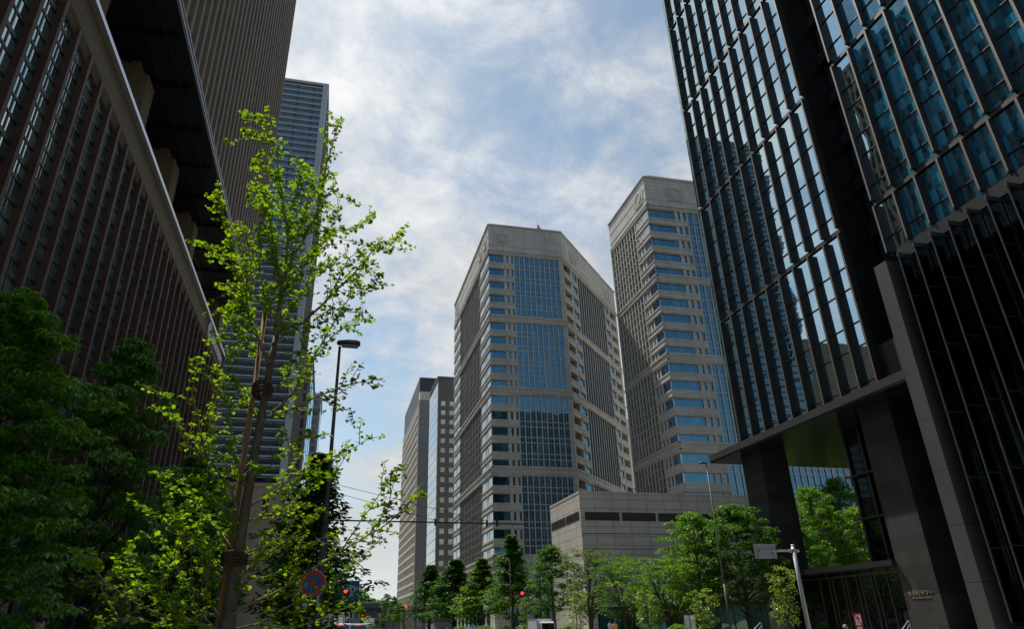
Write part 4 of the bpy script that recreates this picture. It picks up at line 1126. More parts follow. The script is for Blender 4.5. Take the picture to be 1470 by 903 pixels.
# ------------------------------------------------------------------ people
def skin_matl(): return matte('skin', (.42,.26,.18), .55, .06, 6)
M_skin = skin_matl(); M_hair = matte('dark_hair', (.012,.009,.008), .5, .3, 30); M_hairb = matte('brown_hair', (.06,.026,.014), .5, .3, 30)
M_shoe = matte('shoe', (.02,.02,.022), .5, .1, 5)
def body_mesh(step):
    """one continuous skinned body, 1.68 m, facing -Y; step = stride"""
    V = [(0,0,.92),(0,-.01,1.08),(0,0,1.27),(0,.01,1.40),(0,.0,1.46),(0,-.02,1.53),(0,-.015,1.60),(0,0,1.655)]
    Rr = [.125,.115,.13,.085,.052,.072,.082,.055]
    E = [(i,i+1) for i in range(7)]
    for s in (-1, 1):
        o = len(V); st = step*s
        V += [(s*.09,0,.86),(s*.10,-.02-st*.14,.49),(s*.10,.03-st*.30+abs(st)*.06,.10),(s*.10,-.06-st*.32,.045),(s*.105,-.14-st*.32,.035)]
        Rr += [.088,.058,.042,.042,.032]; E += [(0,o)]+[(o+i,o+i+1) for i in range(4)]
        o = len(V)
        V += [(s*.175,.01,1.385),(s*.225,.02+st*.07,1.12),(s*.235,-.03+st*.16,.90),(s*.235,-.045+st*.19,.83)]
        Rr += [.055,.042,.03,.032]; E += [(3,o)]+[(o+i,o+i+1) for i in range(3)]
    me = bpy.data.meshes.new('body'); me.from_pydata(V, E, [])
    ob = bpy.data.objects.new('body', me); COL.objects.link(ob)
    sk = ob.modifiers.new('s', 'SKIN'); sk.use_smooth_shade = True
    for i, r_ in enumerate(Rr): me.skin_vertices[0].data[i].radius = (r_, r_*.85)
    me.skin_vertices[0].data[0].use_root = True
    su = ob.modifiers.new('u', 'SUBSURF'); su.levels = 2; su.render_levels = 2
    dg = bpy.context.evaluated_depsgraph_get(); m2 = bpy.data.meshes.new_from_object(ob.evaluated_get(dg))
    bpy.data.objects.remove(ob)
    mb = MB(); mb.v = [q.co.copy() for q in m2.vertices]; mb.f = [tuple(p.vertices) for p in m2.polygons]; bpy.data.meshes.remove(m2)
    for s in (-1, 1):      # five fingers rooted in each palm
        st = step*s; hx, hy, hz = s*.235, -.045+st*.19, .835
        for k, ln in enumerate((.062,.072,.068,.052)):
            yy = hy-.024+.016*k
            mb.path([(hx,yy,hz),(hx,yy-.004,hz-ln*.55),(hx-s*.012,yy-.008,hz-ln)], [.0085,.008,.006], 5)
        mb.path([(hx,hy-.02,hz+.01),(hx-s*.012,hy-.05,hz-.015),(hx-s*.016,hy-.055,hz-.045)], [.010,.009,.007], 5)
        mb.path([(s*.078,.0,1.585),(s*.088,.008,1.60),(s*.086,.006,1.565)], [.012,.014,.008], 5)   # ear
    mb.path([(0,-.088,1.595),(0,-.108,1.565),(0,-.09,1.56)], [.008,.014,.010], 5)                # nose
    return mb
BODIES = {}
def person(x, y, rot, label, shirt, legs, hair=None, step=.6, h=1.0, long_=False, group=None):
    r = empty('person', (0,0,0), label, 'person', group)
    if step not in BODIES: BODIES[step] = body_mesh(step)
    BODIES[step].build('body', M_skin, r, True)
    sh = MB(); n = 14
    prof = [(.90,.165,.118),(1.0,.150,.110),(1.12,.150,.112),(1.27,.172,.122),(1.36,.175,.110),(1.42,.12,.085),(1.445,.066,.066)]
    for z, a, b in prof:
        for j in range(n): t = 2*math.pi*j/n; sh.v.append(Vector((a*math.cos(t), b*math.sin(t), z)))
    for i in range(len(prof)-1):
        for j in range(n): q = i*n+j; p = i*n+(j+1)%n; sh.f.append((q, p, p+n, q+n))
    for s in (-1, 1):
        st = step*s
        sh.path([(s*.15,.01,1.385),(s*.185,.012,1.36),(s*.228,.02+st*.06,1.13)] + ([(s*.237,-.025+st*.15,.92)] if long_ else []), [.066,.064,.054]+([.042] if long_ else []), 10)
    sh.build('shirt', shirt, r, True)
    tr = MB()
    pz = [(.80,.150,.115),(.92,.160,.115),(.97,.155,.112)]
    for z, a, b in pz:
        for j in range(n): t = 2*math.pi*j/n; tr.v.append(Vector((a*math.cos(t), b*math.sin(t), z)))
    for i in range(2):
        for j in range(n): q = i*n+j; p = i*n+(j+1)%n; tr.f.append((q, p, p+n, q+n))
    for s in (-1, 1):
        st = step*s; tr.path([(s*.085,0,.88),(s*.10,-.02-st*.14,.49),(s*.10,.03-st*.30+abs(st)*.06,.10)], [.098,.076,.062], 10)
    tr.build('trousers', legs, r, True)
    hb = MB(); m = 12
    for i in range(7):
        a = R(-18+108*i/6)
        for j in range(m):
            t = 2*math.pi*j/m; cut = 1 if math.sin(t) > -.35 or i > 2 else .86
            hb.v.append(Vector((.088*math.cos(a)*math.cos(t)*cut, .005+.098*math.cos(a)*math.sin(t)*cut, 1.595+.10*math.sin(a))))
    for i in range(6):
        for j in range(m): q = i*m+j; p = i*m+(j+1)%m; hb.f.append((q, p, p+m, q+m))
    hb.build('hair', hair or M_hair, r, True)
    for s in (-1, 1):
        MB().lathe([(.004,-.008),(.010,-.004),(.010,.004),(.004,.008)], (s*.03,-.082,1.592), 8).build('eye', M_hair, r)
        st = step*s; MB().box(s*.10-.045, s*.10+.045, -.19-st*.32, .04-st*.32, .0, .075).build('shoe', M_shoe, r)
    MB().box(-.022, .022, -.088, -.078, 1.533, 1.54).build('mouth', M_sred, r)
    r.location = (x, y, 0.135 if (x < RX0 or x > RX1) else .005); r.rotation_euler = (0, 0, rot); r.scale = (h, h, h)
    return r
def cloth(name, c): return matte(name, c, .8, .1, 8, .2)
C_white = cloth('white_cloth', (.72,.73,.76)); C_navy = cloth('navy_cloth', (.02,.025,.05)); C_grey = cloth('grey_cloth', (.13,.13,.14)); C_black = cloth('black_cloth', (.015,.015,.017))
C_lil = cloth('lilac_cloth', (.55,.45,.62)); C_yel = cloth('yellow_cloth', (.75,.42,.02)); C_tan = cloth('tan_cloth', (.45,.36,.25)); C_blue = cloth('pale_blue_cloth', (.40,.50,.66))
def gx(px, Y): return at_y(px, 897, Y).x
person(gx(748, 92), 92, R(10), 'person in a white shirt and dark trousers left of the white box truck', C_white, C_navy, step=.5)
person(gx(876, 70), 70, R(170), 'person in a lilac shirt walking beside the person in yellow', C_lil, C_grey, step=.4, h=.95)
person(gx(884, 70), 70.2, R(175), 'person in a bright yellow top by the green glass shop front', C_yel, C_navy, M_hair, step=.5, h=.93)
person(gx(612, 86), 86, R(90), 'person in a white blouse at the left end of the crosswalk', C_white, C_grey, step=.7)
person(gx(624, 87), 87, R(-90), 'tallest person on the crosswalk, pale blue shirt', C_blue, C_black, step=.6, h=1.04)
person(gx(642, 85), 85, R(90), 'person with a tan shirt at the right of the crosswalk walkers', C_tan, C_black, M_hairb, step=.7, h=.98)
person(gx(582, 84.5), 84.5, R(-90), 'person in grey clothes crossing, leftmost of those on the crosswalk', C_grey, C_navy, step=.55, h=.97)
person(at_y(58, 899, 12).x, 12, R(0), 'dark-haired person walking on the left sidewalk at the corner of the picture', C_black, C_grey, step=.5)
person(at_y(141, 900, 13).x, 13, R(180), 'brown-haired person on the left sidewalk under the ginkgo leaves', C_grey, C_navy, M_hairb, step=.5, h=.99)
# ------------------------------------------------------------------ trees
M_trunk = bark('bark', (.085,.070,.055)); M_trunkd = bark('dark_bark', (.045,.038,.032))
L_dark = leaf('dark_leaf', (.055,.15,.018), .45, .45, .015)
L_ever = leaf('evergreen_leaf', (.165,.39,.024), .50, .5, .09)
L_everd = leaf('deep_evergreen_leaf', (.125,.31,.02), .48, .5, .08)
L_mid = leaf('mid_leaf', (.068,.18,.013), .48, .45, .012)
L_light = leaf('light_leaf', (.115,.25,.011), .52, .45, .012)
L_olive = leaf('olive_leaf', (.085,.14,.025), .45, .35, .015)
L_fresh = leaf('fresh_leaf', (.17,.28,.014), .5, .3, .03)
L_gink = leaf('ginkgo_leaf', (.170,.325,.010), .58, .25, .004, (1.2,1.03,.8), (1.15,1.05,.5))
def leaf_shape(mb, p, d, nrm, L_, W_, fold=.15):
    """pointed leaf of two faces folded along the midrib"""
    s = d.cross(nrm).normalized(); o = len(mb.v)
    mid = p+d*(L_*.5)-nrm*(fold*W_)
    mb.v += [p, mid+s*W_*.5+nrm*(fold*W_), p+d*L_-nrm*(L_*.12), mid-s*W_*.5+nrm*(fold*W_)]
    mb.f += [(o,o+1,o+2),(o,o+2,o+3)]
def rv(r): 
    while True:
        v = Vector((r.uniform(-1,1), r.uniform(-1,1), r.uniform(-1,1)))
        if .01 < v.length < 1: return v
def tree_parts(seed, h, rad, base, shape, nclump, nleaf, lsize, csize, tr=.16, flat=.55, vase=False, stems=1, gap=.0, whorl=0, taper=.35):
    r = random.Random(seed); tk = MB(); cr = MB()
    top = h*.94
    def path_at(t, px): return px(t)
    trunks = []
    for s in range(stems):
        a0 = r.uniform(0, 6.28); sp = (rad*.45 if stems > 1 else rad*.05)
        bx, by = (.12*math.cos(a0), .12*math.sin(a0)) if stems > 1 else (0, 0)
        pts = []
        for i in range(9):
            t = i/8; pts.append(Vector((bx+sp*math.cos(a0)*t**1.2+.05*math.sin(i*1.7+seed), by+sp*math.sin(a0)*t**1.2+.05*math.cos(i*2.1+seed), top*t*(1 if s == 0 else r.uniform(.8,.97) if i == 0 else 1))))
        tk.path(pts, [tr*(1-.9*i/8)*(1 if stems == 1 else .6)+.012 for i in range(9)], 8)
        trunks.append(pts)
    def trunk_pt(z, k):
        pts = trunks[k % stems]; t = min(max(z/top, 0), 1)*8; i = min(int(t), 7); return pts[i].lerp(pts[i+1], t-i)
    clumps = []
    ga = r.uniform(0, 6.28)
    for c in range(nclump):
        t = ((c+.5)/nclump)**(.82)
        t = min(max(t+r.uniform(-.05,.05), 0.0), 1.0)
        z = base+(h-base)*t; R_ = rad*shape(t)*r.uniform(.72, 1.12)
        ga += 2.4+r.uniform(-.5,.5)
        inner = r.random()
        rr = R_*(.35+.65*inner**.6)
        k = r.randrange(stems)
        o = trunk_pt(z, k)
        p = Vector((o.x*.7+rr*math.cos(ga), o.y*.7+rr*math.sin(ga), z+r.uniform(-.1,.1)))
        st = trunk_pt(max(z-rr*(.95 if not vase else 1.6)-.1, base*.55), k)
        m_ = st.lerp(p, .5)+Vector((0,0,-.06*rr if not vase else .12*rr))+rv(r)*.08*rr
        if rr > .25 and c % 2 == 0: tk.path([st, m_, p], [max(tr*.28*(1-t*.6), .018), max(tr*.17*(1-t*.6), .013), .008], 5)
        clumps.append((p, csize*(.75+.5*r.random())*(1.0-taper*t)))
        if rr > .4*R_ and r.random() > gap:     # an inner clump so the crown has depth
            q = st.lerp(p, .62); clumps.append((q+rv(r)*.2*rr, csize*.75*(1-taper*t)))
    per = max(4, int(nleaf/len(clumps)))
    for p, cs in clumps:
        ax = r.uniform(0, 6.28)
        for i in range(per):
            d = rv(r); d = d.normalized()*(d.length**.6)
            q = p+Vector((d.x*cs, d.y*cs, d.z*cs*flat + .10*cs*(1-(d.x*d.x+d.y*d.y))))
            out = Vector((d.x, d.y, -.35+r.uniform(-.3,.3))).normalized()
            nrm = (Vector((d.x*.5, d.y*.5, .8))+rv(r)*.7).normalized()
            if abs(out.dot(nrm)) > .95: nrm = (nrm+rv(r)).normalized()
            nrm = (nrm-out*nrm.dot(out)).normalized()
            L_ = lsize*r.uniform(.65,1.25)
            if not whorl: leaf_shape(cr, q, out, nrm, L_, L_*.62); continue
            a0 = r.uniform(0, 6.28)          # a rosette of drooping leaves round the shoot tip
            for j in range(whorl):
                a = a0+6.28*j/whorl+r.uniform(-.3,.3)
                dd = Vector((math.cos(a), math.sin(a), r.uniform(-.75,.1)))+out*.35; dd.normalize()
                nn = Vector((dd.x*.4, dd.y*.4, 1)).normalized(); nn = (nn-dd*nn.dot(dd)).normalized()
                Lj = L_*r.uniform(.8,1.15); leaf_shape(cr, q, dd, nn, Lj, Lj*.36, .10)
    return tk, cr
cone = lambda t: max(.03, (1-t)**.95*(.55+.45*min(1, t*5+.2)))
oval = lambda t: max(.12, math.sin(math.pi*min(1, .18+.80*t))**.7)
vasef = lambda t: .35+.65*math.sin(math.pi*min(1, .12+.75*t))
roundf = lambda t: max(.15, math.sqrt(max(0, 1-(1.75*t-.75)**2)))
def proto(seed, lf, bk, **k):
    tk, cr = tree_parts(seed, **k)
    return dict(tk=tk, cr=cr, lf=lf, bk=bk, tm=None, cm=None, h=k['h'], r=k['rad'])
def plant(pr, x, y, h, wid, rot, label, group, name='street_tree', z0=.13, lf=None):
    t = empty(name, (0,0,0), label, 'tree', group)
    if pr['tm'] is None:
        a = pr['tk'].build('trunk', pr['bk'], t, True); b = pr['cr'].build('crown', pr['lf'], t); pr['tm'], pr['cm'] = a.data, b.data
    else:
        for nm_, me in (('trunk', pr['tm']), ('crown', pr['cm'])):
            o = bpy.data.objects.new(nm_, me); COL.objects.link(o); o.parent = t
    if lf:
        o = [c for c in t.children if c.name.startswith('crown')][0]
        if len(pr['cm'].materials): o.material_slots[0].link = 'OBJECT'; o.material_slots[0].material = lf
    t.location = (x, y, z0); t.rotation_euler = (0, 0, rot); t.scale = (wid/pr['r'], wid/pr['r'], h/pr['h'])
    return t
# kinds
K_cone = proto(11, L_mid, M_trunkd, h=14, rad=3.0, base=2.6, shape=cone, nclump=120, nleaf=8600, lsize=.30, csize=.80, tr=.15, flat=.68, gap=.6, taper=.66)
K_cone2 = proto(23, L_dark, M_trunkd, h=14, rad=3.2, base=2.4, shape=cone, nclump=130, nleaf=9500, lsize=.30, csize=.85, tr=.15, flat=.66, gap=.5, taper=.66)
K_oval = proto(5, L_mid, M_trunkd, h=10, rad=2.3, base=2.6, shape=oval, nclump=80, nleaf=7600, lsize=.22, csize=.55, tr=.10, flat=.65, gap=.7, taper=.45)
K_multi = proto(31, L_olive, M_trunk, h=9, rad=2.4, base=2.4, shape=vasef, nclump=90, nleaf=5800, lsize=.18, csize=.52, tr=.15, flat=.6, vase=True, stems=4, gap=.6)
K_big = proto(47, L_light, M_trunk, h=13, rad=4.0, base=3.2, shape=roundf, nclump=160, nleaf=16000, lsize=.25, csize=.74, tr=.22, flat=.5, gap=.6)
K_sap = proto(53, L_fresh, M_trunk, h=4.6, rad=1.15, base=1.0, shape=vasef, nclump=46, nleaf=1500, lsize=.15, csize=.30, tr=.045, flat=.8, vase=True, stems=2, gap=.9)
K_ever = proto(61, L_ever, M_trunkd, h=11, rad=3.6, base=1.5, shape=oval, nclump=160, nleaf=9400, lsize=.25, csize=.66, tr=.2, flat=.34, whorl=6)
G1 = 'street trees along the right sidewalk'
right = [  # px, py(top), X, kind, half-width px, label, leaf
 (618, 812, 30, K_cone2, 46, 'dark conical street tree, leftmost of the row before the grey office block', None),
 (653, 804, 30, K_cone2, 58, 'dark broad street tree, second from the left of the row', None),
 (690, 803, 30, K_cone, 50, 'yellow-green conical street tree below the corner of the middle tower', L_light),
 (733, 770, 30, K_cone, 50, 'tallest pointed street tree, mid green, left of the red traffic light', None),
 (790, 783, 29.6, K_oval, 37, 'slim oval green tree behind the black traffic light pole', None),
 (838, 786, 30.5, K_multi, 46, 'thin-leaved olive tree with several stems at the corner of the low building', None),
 (893, 797, 31.5, K_multi, 46, 'greener tree with slanting stems before the green shop glass', L_mid),
 (958, 800, 33, K_multi, 64, 'wide tree of many thin stems with pale trunks, middle of the right sidewalk', L_light),
 (990, 738, 37, K_big, 52, 'tall ragged light green tree behind the many-stemmed one', None),
 (1050, 727, 40, K_big, 62, 'big leafy green tree right against the far pier of the black tower', L_mid),
]
for i, (px_, py_, X, kd, hw, lab, lf) in enumerate(right):
    p = at_x(px_, py_, X); dist = (p-EYE).length
    plant(kd, X, p.y, p.z-.13, hw/1000*dist*1.0, i*1.3, lab, G1, lf=lf)
sap = [(750, 858, 25.6, 'small fresh sapling under the red traffic light'), (826, 848, 27.5, 'yellow-green sapling right of the white box truck'), (930, 848, 27.8, 'yellow-green sapling in the middle of the right kerb, before pale trunks'), (1003, 846, 27.9, 'yellow-green sapling left of the right street lamp'), (1117, 812, 28.2, 'bright yellow-green sapling beside the grey sign pole')]
for i, (px_, py_, X, lab) in enumerate(sap):
    p = at_x(px_, py_, X); plant(K_sap, X, p.y, p.z-.13, [.85,1.5,1.2,1.2,1.05][i], i*2.1, lab, 'ginkgo saplings along the right kerb', 'sapling')
# behind the black tower
for i, (px_, py_, Y, hw, lab) in enumerate([(1160, 702, 92, 5.0, 'leafy tree seen under the black tower, left in the opening'), (1196, 690, 100, 5.0, 'tallest tree seen under the black tower between its piers'), (1226, 730, 88, 4.6, 'tree seen under the black tower next to the lobby glass'), (1150, 760, 84, 4.0, 'low bushy tree in the opening next to the far pier')]):
    p = at_y(px_, py_, Y); plant(K_big, p.x, Y, p.z-.13, hw, i*1.9, lab, 'trees in the plaza behind the black tower', 'plaza_tree', lf=[None, L_mid, None, L_mid][i])
# left sidewalk
G2 = 'evergreen trees along the left building'
plant(K_ever, -8.3, 18.2, 9.4, 3.0, .4, 'large glossy evergreen tree at the left edge of the picture', G2, 'evergreen_tree')
plant(K_ever, -8.9, 29.8, 12.8, 2.7, 2.2, 'tall dark evergreen tree with a rounded top, right of the left edge tree', G2, 'evergreen_tree', lf=L_everd)
plant(K_ever, -7.2, 37.5, 9.6, 2.7, 4.1, 'dark evergreen behind the ginkgo leaves, beside the tall rounded one', G2, 'evergreen_tree', lf=L_everd)
plant(K_ever, -7.6, 49, 10.0, 3.0, 5.3, 'evergreen directly behind the wrapped ginkgo trunk', G2, 'evergreen_tree', lf=L_everd)
plant(K_ever, -8.8, 13, 6.5, 2.6, 1.1, 'lower yellowish evergreen in the bottom left corner', G2, 'evergreen_tree', lf=L_ever)
plant(K_cone2, -1.0, 42, 11.0, 4.2, 1.0, 'dark street tree behind the left lamp pole', 'street trees along the left kerb', lf=L_dark)
plant(K_cone2, -1.6, 56, 11.2, 3.8, 2.5, 'farther dark street tree hidden behind the first one at the left kerb', 'street trees along the left kerb', lf=L_dark)
plant(K_cone2, -3.4, 74, 12.0, 3.0, 4.0, 'dark tree before the brown stone base at left', 'street trees along the left kerb', lf=L_dark)
# far end
for i, (px_, py_, Y, w_, lab) in enumerate([(556, 853, 330, 3.6, 'pale far tree, tallest of the three at the street end'), (566, 857, 318, 3.4, 'pale far tree left of the beige block'), (574, 866, 300, 3.2, 'lowest far tree at the foot of the beige block')]):
    p = at_y(px_, py_, Y); plant(K_oval, p.x, Y, p.z-.13, w_, i*1.7, lab, 'far trees at the end of the street', lf=L_mid)
# wood on the horizon
r = random.Random(91); wd = MB()
for i in range(300):
    x = r.uniform(-90, 150); y = r.uniform(560, 640); h = r.uniform(26, 38)*(.75+.25*math.sin(x*.07+1)); w_ = r.uniform(4, 8)
    for j in range(90):
        d = rv(r).normalized(); p = Vector((x+d.x*w_, y+d.y*w_, h*.62+d.z*h*.38))
        n_ = (d+rv(r)*.5).normalized(); o_ = n_.cross(Vector((0,0,1))+rv(r)*.3).normalized()
        leaf_shape(wd, p, o_, n_, 3.4, 2.6)
tag(wd.build('distant_wood', L_mid), 'hazy green wood on the horizon at the street end', 'wood', kind='stuff')
struct('hills', MB().add([(-900,1900,-5),(1300,1900,-5),(1300,1900,38),(700,1900,46),(200,1900,36),(-300,1900,50),(-900,1900,40),(-900,2200,-5),(1300,2200,-5)], [(0,1,2,3,4,5,6),(6,5,4,3,2,8,7)]), M_earth)
# shrubs
K_shrub = proto(77, L_light, M_trunk, h=1.0, rad=.8, base=.15, shape=roundf, nclump=26, nleaf=1500, lsize=.13, csize=.34, tr=.03, flat=.8, stems=3)
shr = ['clipped shrub at the kerb near the crossing, first from the left', 'second kerb shrub from the crossing', 'third kerb shrub, paler and rounder', 'kerb shrub under the tall pointed tree', 'kerb shrub beside the black signal pole', 'kerb shrub by the far pier']
for i, (x, y) in enumerate([(27.6, 150), (27.6, 128), (27.5, 112), (27.6, 100), (27.7, 80), (28.6, 56)]):
    o = plant(K_shrub, x, y, 1.15, 1.5, i, shr[i], 'shrubs along the right kerb', 'shrub'); o['category'] = 'shrub'

# ------------------------------------------------------------------ the young ginkgo in front
r = random.Random(4)
tk = MB(); cr = MB()
GY = 7.8
def gp(x, y, dy=0): return at_y(x, y, GY+dy)
trunk = [gp(322,960), gp(328,890), gp(337,830), gp(346,767), gp(357,702,.01), gp(374,604,.03), gp(389,520,.05), gp(397,480,.06)]
trad = [.078,.072,.063,.056,.050,.044,.040,.034]
base0 = Vector((trunk[0].x-.02, GY, .13))
def leaf_fan(p, d, nrm, s):
    sd_ = d.cross(nrm).normalized(); o = len(cr.v)
    st = p+d*s*.55
    ang = [-62,-34,-8,8,34,62]; rad_ = [.82,1.0,.97,.97,1.0,.82]
    if r.random() < .5: rad_[2] = rad_[3] = .78
    cr.v.append(st)
    for a, q in zip(ang, rad_):
        a = R(a); cr.v.append(st+d*(math.cos(a)*s*q)+sd_*(math.sin(a)*s*q)+nrm*(s*.16*abs(math.sin(a))+r.uniform(-.05,.05)*s))
    for i in range(5): cr.f.append((o, o+1+i, o+2+i))
    w_ = s*.035
    o = len(cr.v); cr.v += [p-sd_*w_, p+sd_*w_, st+sd_*w_*.6+d*s*.02, st-sd_*w_*.6+d*s*.02]; cr.f.append((o,o+1,o+2,o+3))
def tuft(p, ax, k, s=1.0):
    for i in range(k):
        d = (rv(r)*1.0+ax*.5+Vector((0,0,-.12))).normalized()
        d.z *= .55; d.normalize()
        nrm = (Vector((0,0,1))+rv(r)*.75).normalized(); nrm = (nrm-d*nrm.dot(d)).normalized()
        leaf_fan(p, d, nrm, s*r.uniform(.028,.052))
def limb(pts, r0, r1, dens=1.0, twig=1.0, start=.15):
    # resample with slight wander
    P_ = []
    for a, b in zip(pts, pts[1:]):
        n = max(2, int((b-a).length/.10))
        for i in range(n): P_.append(a.lerp(b, i/n)+rv(r)*.008)
    P_.append(pts[-1])
    n = len(P_); rr = [r0+(r1-r0)*(i/(n-1))**.8 for i in range(n)]
    tk.path(P_, rr, 6)
    i0 = int(n*start)
    for i in range(i0, n):
        t = i/(n-1); ax = (P_[min(i+1,n-1)]-P_[max(i-1,0)]).normalized()
        if r.random() < 1.1*dens: tuft(P_[i]+rv(r)*.02, ax, r.choice((6,7,8,9)))
        if r.random() < .85*twig*dens:
            L_ = r.uniform(.10,.42)*(1.15-.4*t)
            sd_ = (rv(r)); sd_ = (sd_-ax*sd_.dot(ax)).normalized()
            e = P_[i]+(sd_*.85+ax*.6+Vector((0,0,.25))).normalized()*L_
            m_ = P_[i].lerp(e, .5)+rv(r)*.02
            tk.path([P_[i], m_, e], [.0055,.004,.0025], 4)
            q = max(2, int(L_/.055))
            for j in range(1, q+1): tuft(P_[i].lerp(e, j/q)+rv(r)*.012, (e-P_[i]).normalized(), r.choice((2,3,4)), .95)
    tuft(P_[-1], (P_[-1]-P_[-2]).normalized(), 5)
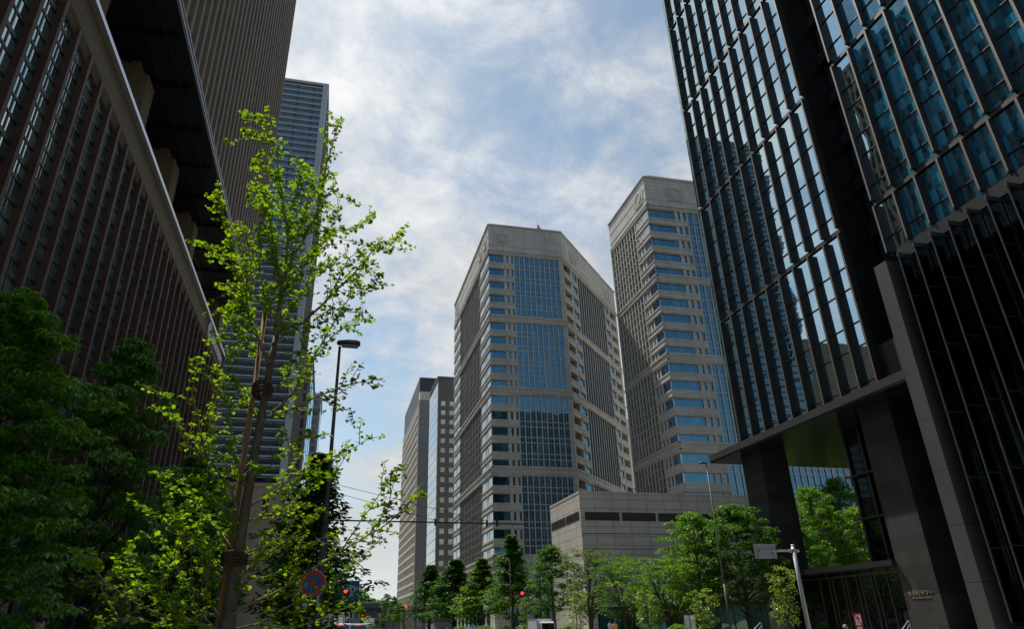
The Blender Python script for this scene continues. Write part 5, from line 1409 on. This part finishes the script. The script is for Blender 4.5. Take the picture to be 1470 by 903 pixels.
B = [  # (pixels, depth offset at the end), radii, density, twigs, start
 ([(397,480),(405,405),(420,368),(440,335),(456,305),(468,240),(478,205),(486,174)], .5, .038,.004, .9,.7,.05),
 ([(410,392),(413,335),(404,275),(396,215),(380,180),(370,168)], -.5, .022,.003, 1.1,1.1,.1),
 ([(396,215),(372,196),(352,188)], -.7, .006,.003, 1.2,.8,.2),
 ([(404,275),(385,240),(366,236)], -.6, .007,.003, 1.2,.9,.2),
 ([(386,520),(352,440),(338,375),(322,310),(312,278)], .7, .022,.003, 1.0,1.1,.2),
 ([(338,375),(315,355),(288,350)], .9, .006,.003, 1.1,.8,.15),
 ([(352,440),(336,418),(322,470),(316,488)], .4, .006,.003, 1.0,.8,.15),
 ([(404,405),(392,340),(384,300),(360,280)], -.2, .012,.003, 1.1,1.1,.2),
 ([(420,368),(432,320),(446,280),(452,262)], -.3, .012,.003, 1.0,1.1,.2),
 ([(456,305),(478,270),(498,285),(512,292)], .6, .008,.003, 1.0,.8,.15),
 ([(440,335),(475,330),(505,330),(528,318)], .2, .008,.003, 1.0,.9,.15),
 ([(394,478),(436,462),(470,430),(510,390),(540,352),(574,338)], -.6, .022,.003, .95,.9,.2),
 ([(510,390),(520,420),(536,408),(545,398)], -.5, .006,.003, 1.0,.8,.15),
 ([(470,430),(500,372),(524,352),(556,358)], -.3, .010,.003, 1.0,1.0,.15),
 ([(376,605),(420,565),(446,520),(480,460),(500,430),(524,372)], .7, .020, .003, 1.05, 1.1, .18),
 ([(446,520),(480,480),(500,462),(530,455)], .9, .008,.003, .8,.7,.2),
 ([(379,600),(425,585),(458,568),(490,555),(532,544)], -.5, .014, .003, 1.05, 1.1, .18),
 ([(458,568),(480,585),(505,590)], -.5, .006,.003, .8,.8,.2),
 ([(357,728),(395,705),(428,684),(470,660),(505,644),(528,630)], .5, .016, .003, 1.05, 1.1, .18),
 ([(345,745),(330,700),(300,660),(284,610),(276,560),(285,520)], -.5, .020,.003, .8,1.0,.3),
 ([(300,660),(270,640),(250,600),(240,570)], -.3, .010,.003, .9,1.1,.15),
 ([(284,610),(318,570),(312,535)], -.2, .008,.003, .9,.9,.2),
 ([(352,690),(330,640),(332,590),(322,545)], .5, .012,.003, .8,1.0,.3),
 ([(336,790),(312,760),(282,720),(262,690),(230,680)], .4, .014,.003, .9,1.0,.2),
 ([(282,720),(262,750),(240,742),(214,735)], .3, .009,.003, .9,1.0,.2),
 ([(316,893),(352,870),(397,850),(442,822),(490,792),(530,768),(556,730),(570,676)], -.6, .020,.003, 1.0,1.05,.2),
 ([(530,768),(556,752),(582,728),(604,712)], -.7, .008,.003, 1.1,.7,.15),
 ([(490,792),(520,745),(548,705),(560,690)], -.4, .008,.003, .9,.8,.2),
 ([(330,905),(372,895),(420,868),(470,842),(520,800),(545,775)], .5, .016,.003, 1.05,1.1,.2),
 ([(420,868),(425,830),(412,790),(410,750),(408,700)], .3, .009,.003, 1.0,1.1,.2),
 ([(340,920),(400,905),(450,893),(500,872),(520,878)], -.4, .013,.003, 1.05,1.1,.2),
 ([(312,905),(280,892),(240,885),(205,872),(178,855),(150,835),(120,800),(104,788)], .3, .017,.003, .8,.7,.2),
 ([(178,855),(150,858),(140,830),(132,792)], .35, .007,.003, 1.0,.7,.2),
 ([(205,872),(190,820),(182,790)], .2, .007,.003, .9,.8,.25),
 ([(310,912),(268,905),(228,898),(190,885),(150,895)], -.3, .013,.003, .9,.9,.2),
 ([(318,890),(296,858),(268,845),(246,800),(232,778)], -.5, .013,.003, .9,1.0,.2),
 ([(296,858),(300,810),(286,770),(262,760)], -.6, .009,.003, .9,1.0,.2),
 ([(312,910),(275,860),(262,820),(255,790),(205,770)], .1, .011,.003, .9,1.0,.25),
 ([(330,830),(300,820),(282,800),(240,815)], -.2, .010,.003, .9,1.0,.2),

 ([(389,520),(360,470),(352,420),(360,380),(352,330)], -.3, .012,.003, 1.0,1.1,.2),
 ([(397,480),(380,430),(372,380),(378,330),(372,290)], .3, .012,.003, 1.0,1.1,.15),
 ([(400,460),(428,430),(450,400),(470,380)], .9, .010,.003, 1.0,1.1,.15),
 ([(404,420),(430,395),(455,350),(490,330)], -.8, .010,.003, 1.0,1.1,.15),
 ([(374,604),(350,575),(335,540),(330,505)], .6, .010,.003, .9,1.1,.2),
 ([(380,575),(410,545),(425,510),(440,490)], -.6, .010,.003, .8,1.0,.25),
 ([(346,767),(315,740),(300,715),(290,690)], -.7, .010,.003, 1.0,1.2,.2),
 ([(357,702),(330,672),(305,640),(300,600)], .7, .010,.003, 1.0,1.1,.2),
 ([(337,830),(380,800),(420,770),(455,735)], .8, .011,.003, .9,1.0,.25),
 ([(337,830),(300,800),(268,775),(250,740)], .8, .010,.003, 1.0,1.2,.2),
 ([(328,890),(290,880),(250,860),(210,830),(190,800)], .7, .012,.003, 1.0,1.2,.2),
 ([(322,915),(270,890),(215,850),(170,820)], -.6, .012,.003, 1.0,1.1,.2),
 ([(404,420),(396,370),(390,320),(376,270)], .6, .010,.003, 1.0,1.2,.15),
 ([(420,368),(418,320),(425,270),(440,240)], .7, .009,.003, 1.0,1.2,.2),
 ([(400,460),(372,430),(345,400),(330,370)], -.8, .009,.003, 1.0,1.2,.2),
 ([(405,405),(440,372),(468,352),(486,300)], .9, .009,.003, 1.0,1.2,.2),
 ([(394,490),(425,470),(455,470),(490,445)], -.9, .009,.003, 1.0,1.1,.2),
 ([(389,520),(362,500),(340,470),(330,440)], .9, .009,.003, 1.0,1.1,.2),
 ([(352,690),(385,672),(415,640),(440,622)], -.8, .009,.003, 1.0,1.1,.2),
 ([(348,750),(385,740),(420,722),(455,690),(480,680)], -.6, .010,.003, 1.0,1.1,.2),
 ([(340,800),(375,785),(405,772),(440,780),(470,770)], .5, .009,.003, 1.0,1.1,.2),
 ([(333,860),(360,830),(372,800),(380,770)], -.7, .008,.003, 1.0,1.1,.2),
 ([(342,780),(322,740),(318,700),(325,660)], -.5, .008,.003, 1.0,1.1,.2),
]
for px, de, r0, r1, dn, tw, stt in B:
    n = len(px)
    # depth runs from the trunk outwards
    d0 = 0 if px[0] in ((397,480),) else None
    pts = []
    for i, (x, y) in enumerate(px):
        t = i/(n-1); pts.append(gp(x, y, de*(t**.8 if d0 is None and abs(px[0][0]-(328+(890-px[0][1])*.165)) < 40 else (.35+.65*t) if d0 is None else t)))
    limb(pts, r0, r1, dn, tw, stt)
root = empty('ginkgo_tree', base0, 'young ginkgo with fresh green fan leaves and wrapped trunk, tied to a wooden stake', 'tree')
wr = MB().path([base0]+trunk, [.095]+trad, 14)
M_wrap = matte('trunk_wrap', (.10,.08,.064), .85, .2, 9, .2)
# burlap spiral on the wrapped trunk
m = M_wrap; nt_ = m.node_tree
bsd = [n for n in nt_.nodes if n.type == 'BSDF_PRINCIPLED'][0]
wv = nt_.nodes.new('ShaderNodeTexWave'); wv.wave_type = 'BANDS'; wv.bands_direction = 'DIAGONAL'; wv.inputs['Scale'].default_value = 2.6; wv.inputs['Distortion'].default_value = 3.0; wv.inputs['Detail'].default_value = 3
ge = nt_.nodes.new('ShaderNodeNewGeometry'); nt_.links.new(ge.outputs['Position'], wv.inputs['Vector'])
bp_ = nt_.nodes.new('ShaderNodeBump'); bp_.inputs['Strength'].default_value = .8; bp_.inputs['Distance'].default_value = .02; nt_.links.new(wv.outputs['Fac'], bp_.inputs['Height']); nt_.links.new(bp_.outputs[0], bsd.inputs['Normal'])
wr.build('trunk', M_wrap, root, True)
M_gbr = bark('ginkgo_branch', (.17,.135,.10), (30,30,12))
tk.build('branches', M_gbr, root, True)
cr.build('leaves', L_gink, root)
M_wood = bark('stake_wood', (.22,.12,.045), (26,26,2.2))
s0, s1 = at_y(313, 903, 7.92), at_y(381, 447, 7.99)
dv = (s0-s1).normalized(); bot = s0+dv*((s0.z-.13)/-dv.z if dv.z < 0 else 0)
sk = empty('support_stake', (bot.x, bot.y, .13), 'wooden stake leaning along the ginkgo trunk, bound to it with rope', 'stake')
MB().path([bot, s0, s1], [.036,.035,.029], 12).build('pole', M_wood, sk, True)
M_rope = matte('palm_rope', (.065,.036,.02), .9, .3, 40)
for (x, y, tt) in ((336,803,.0),(377,560,.0)):
    c = at_y(x, y, 7.86); rp = MB()
    for k in range(5):
        ring = [c+Vector(((.125-.02*(y < 700))*math.cos(R(i*24)), .16*math.sin(R(i*24)), -.05+.026*k+.012*math.sin(i*.9+k))) for i in range(16)]
        rp.path(ring, .014, 5, False)
    rp.build('rope', M_rope, sk, True)
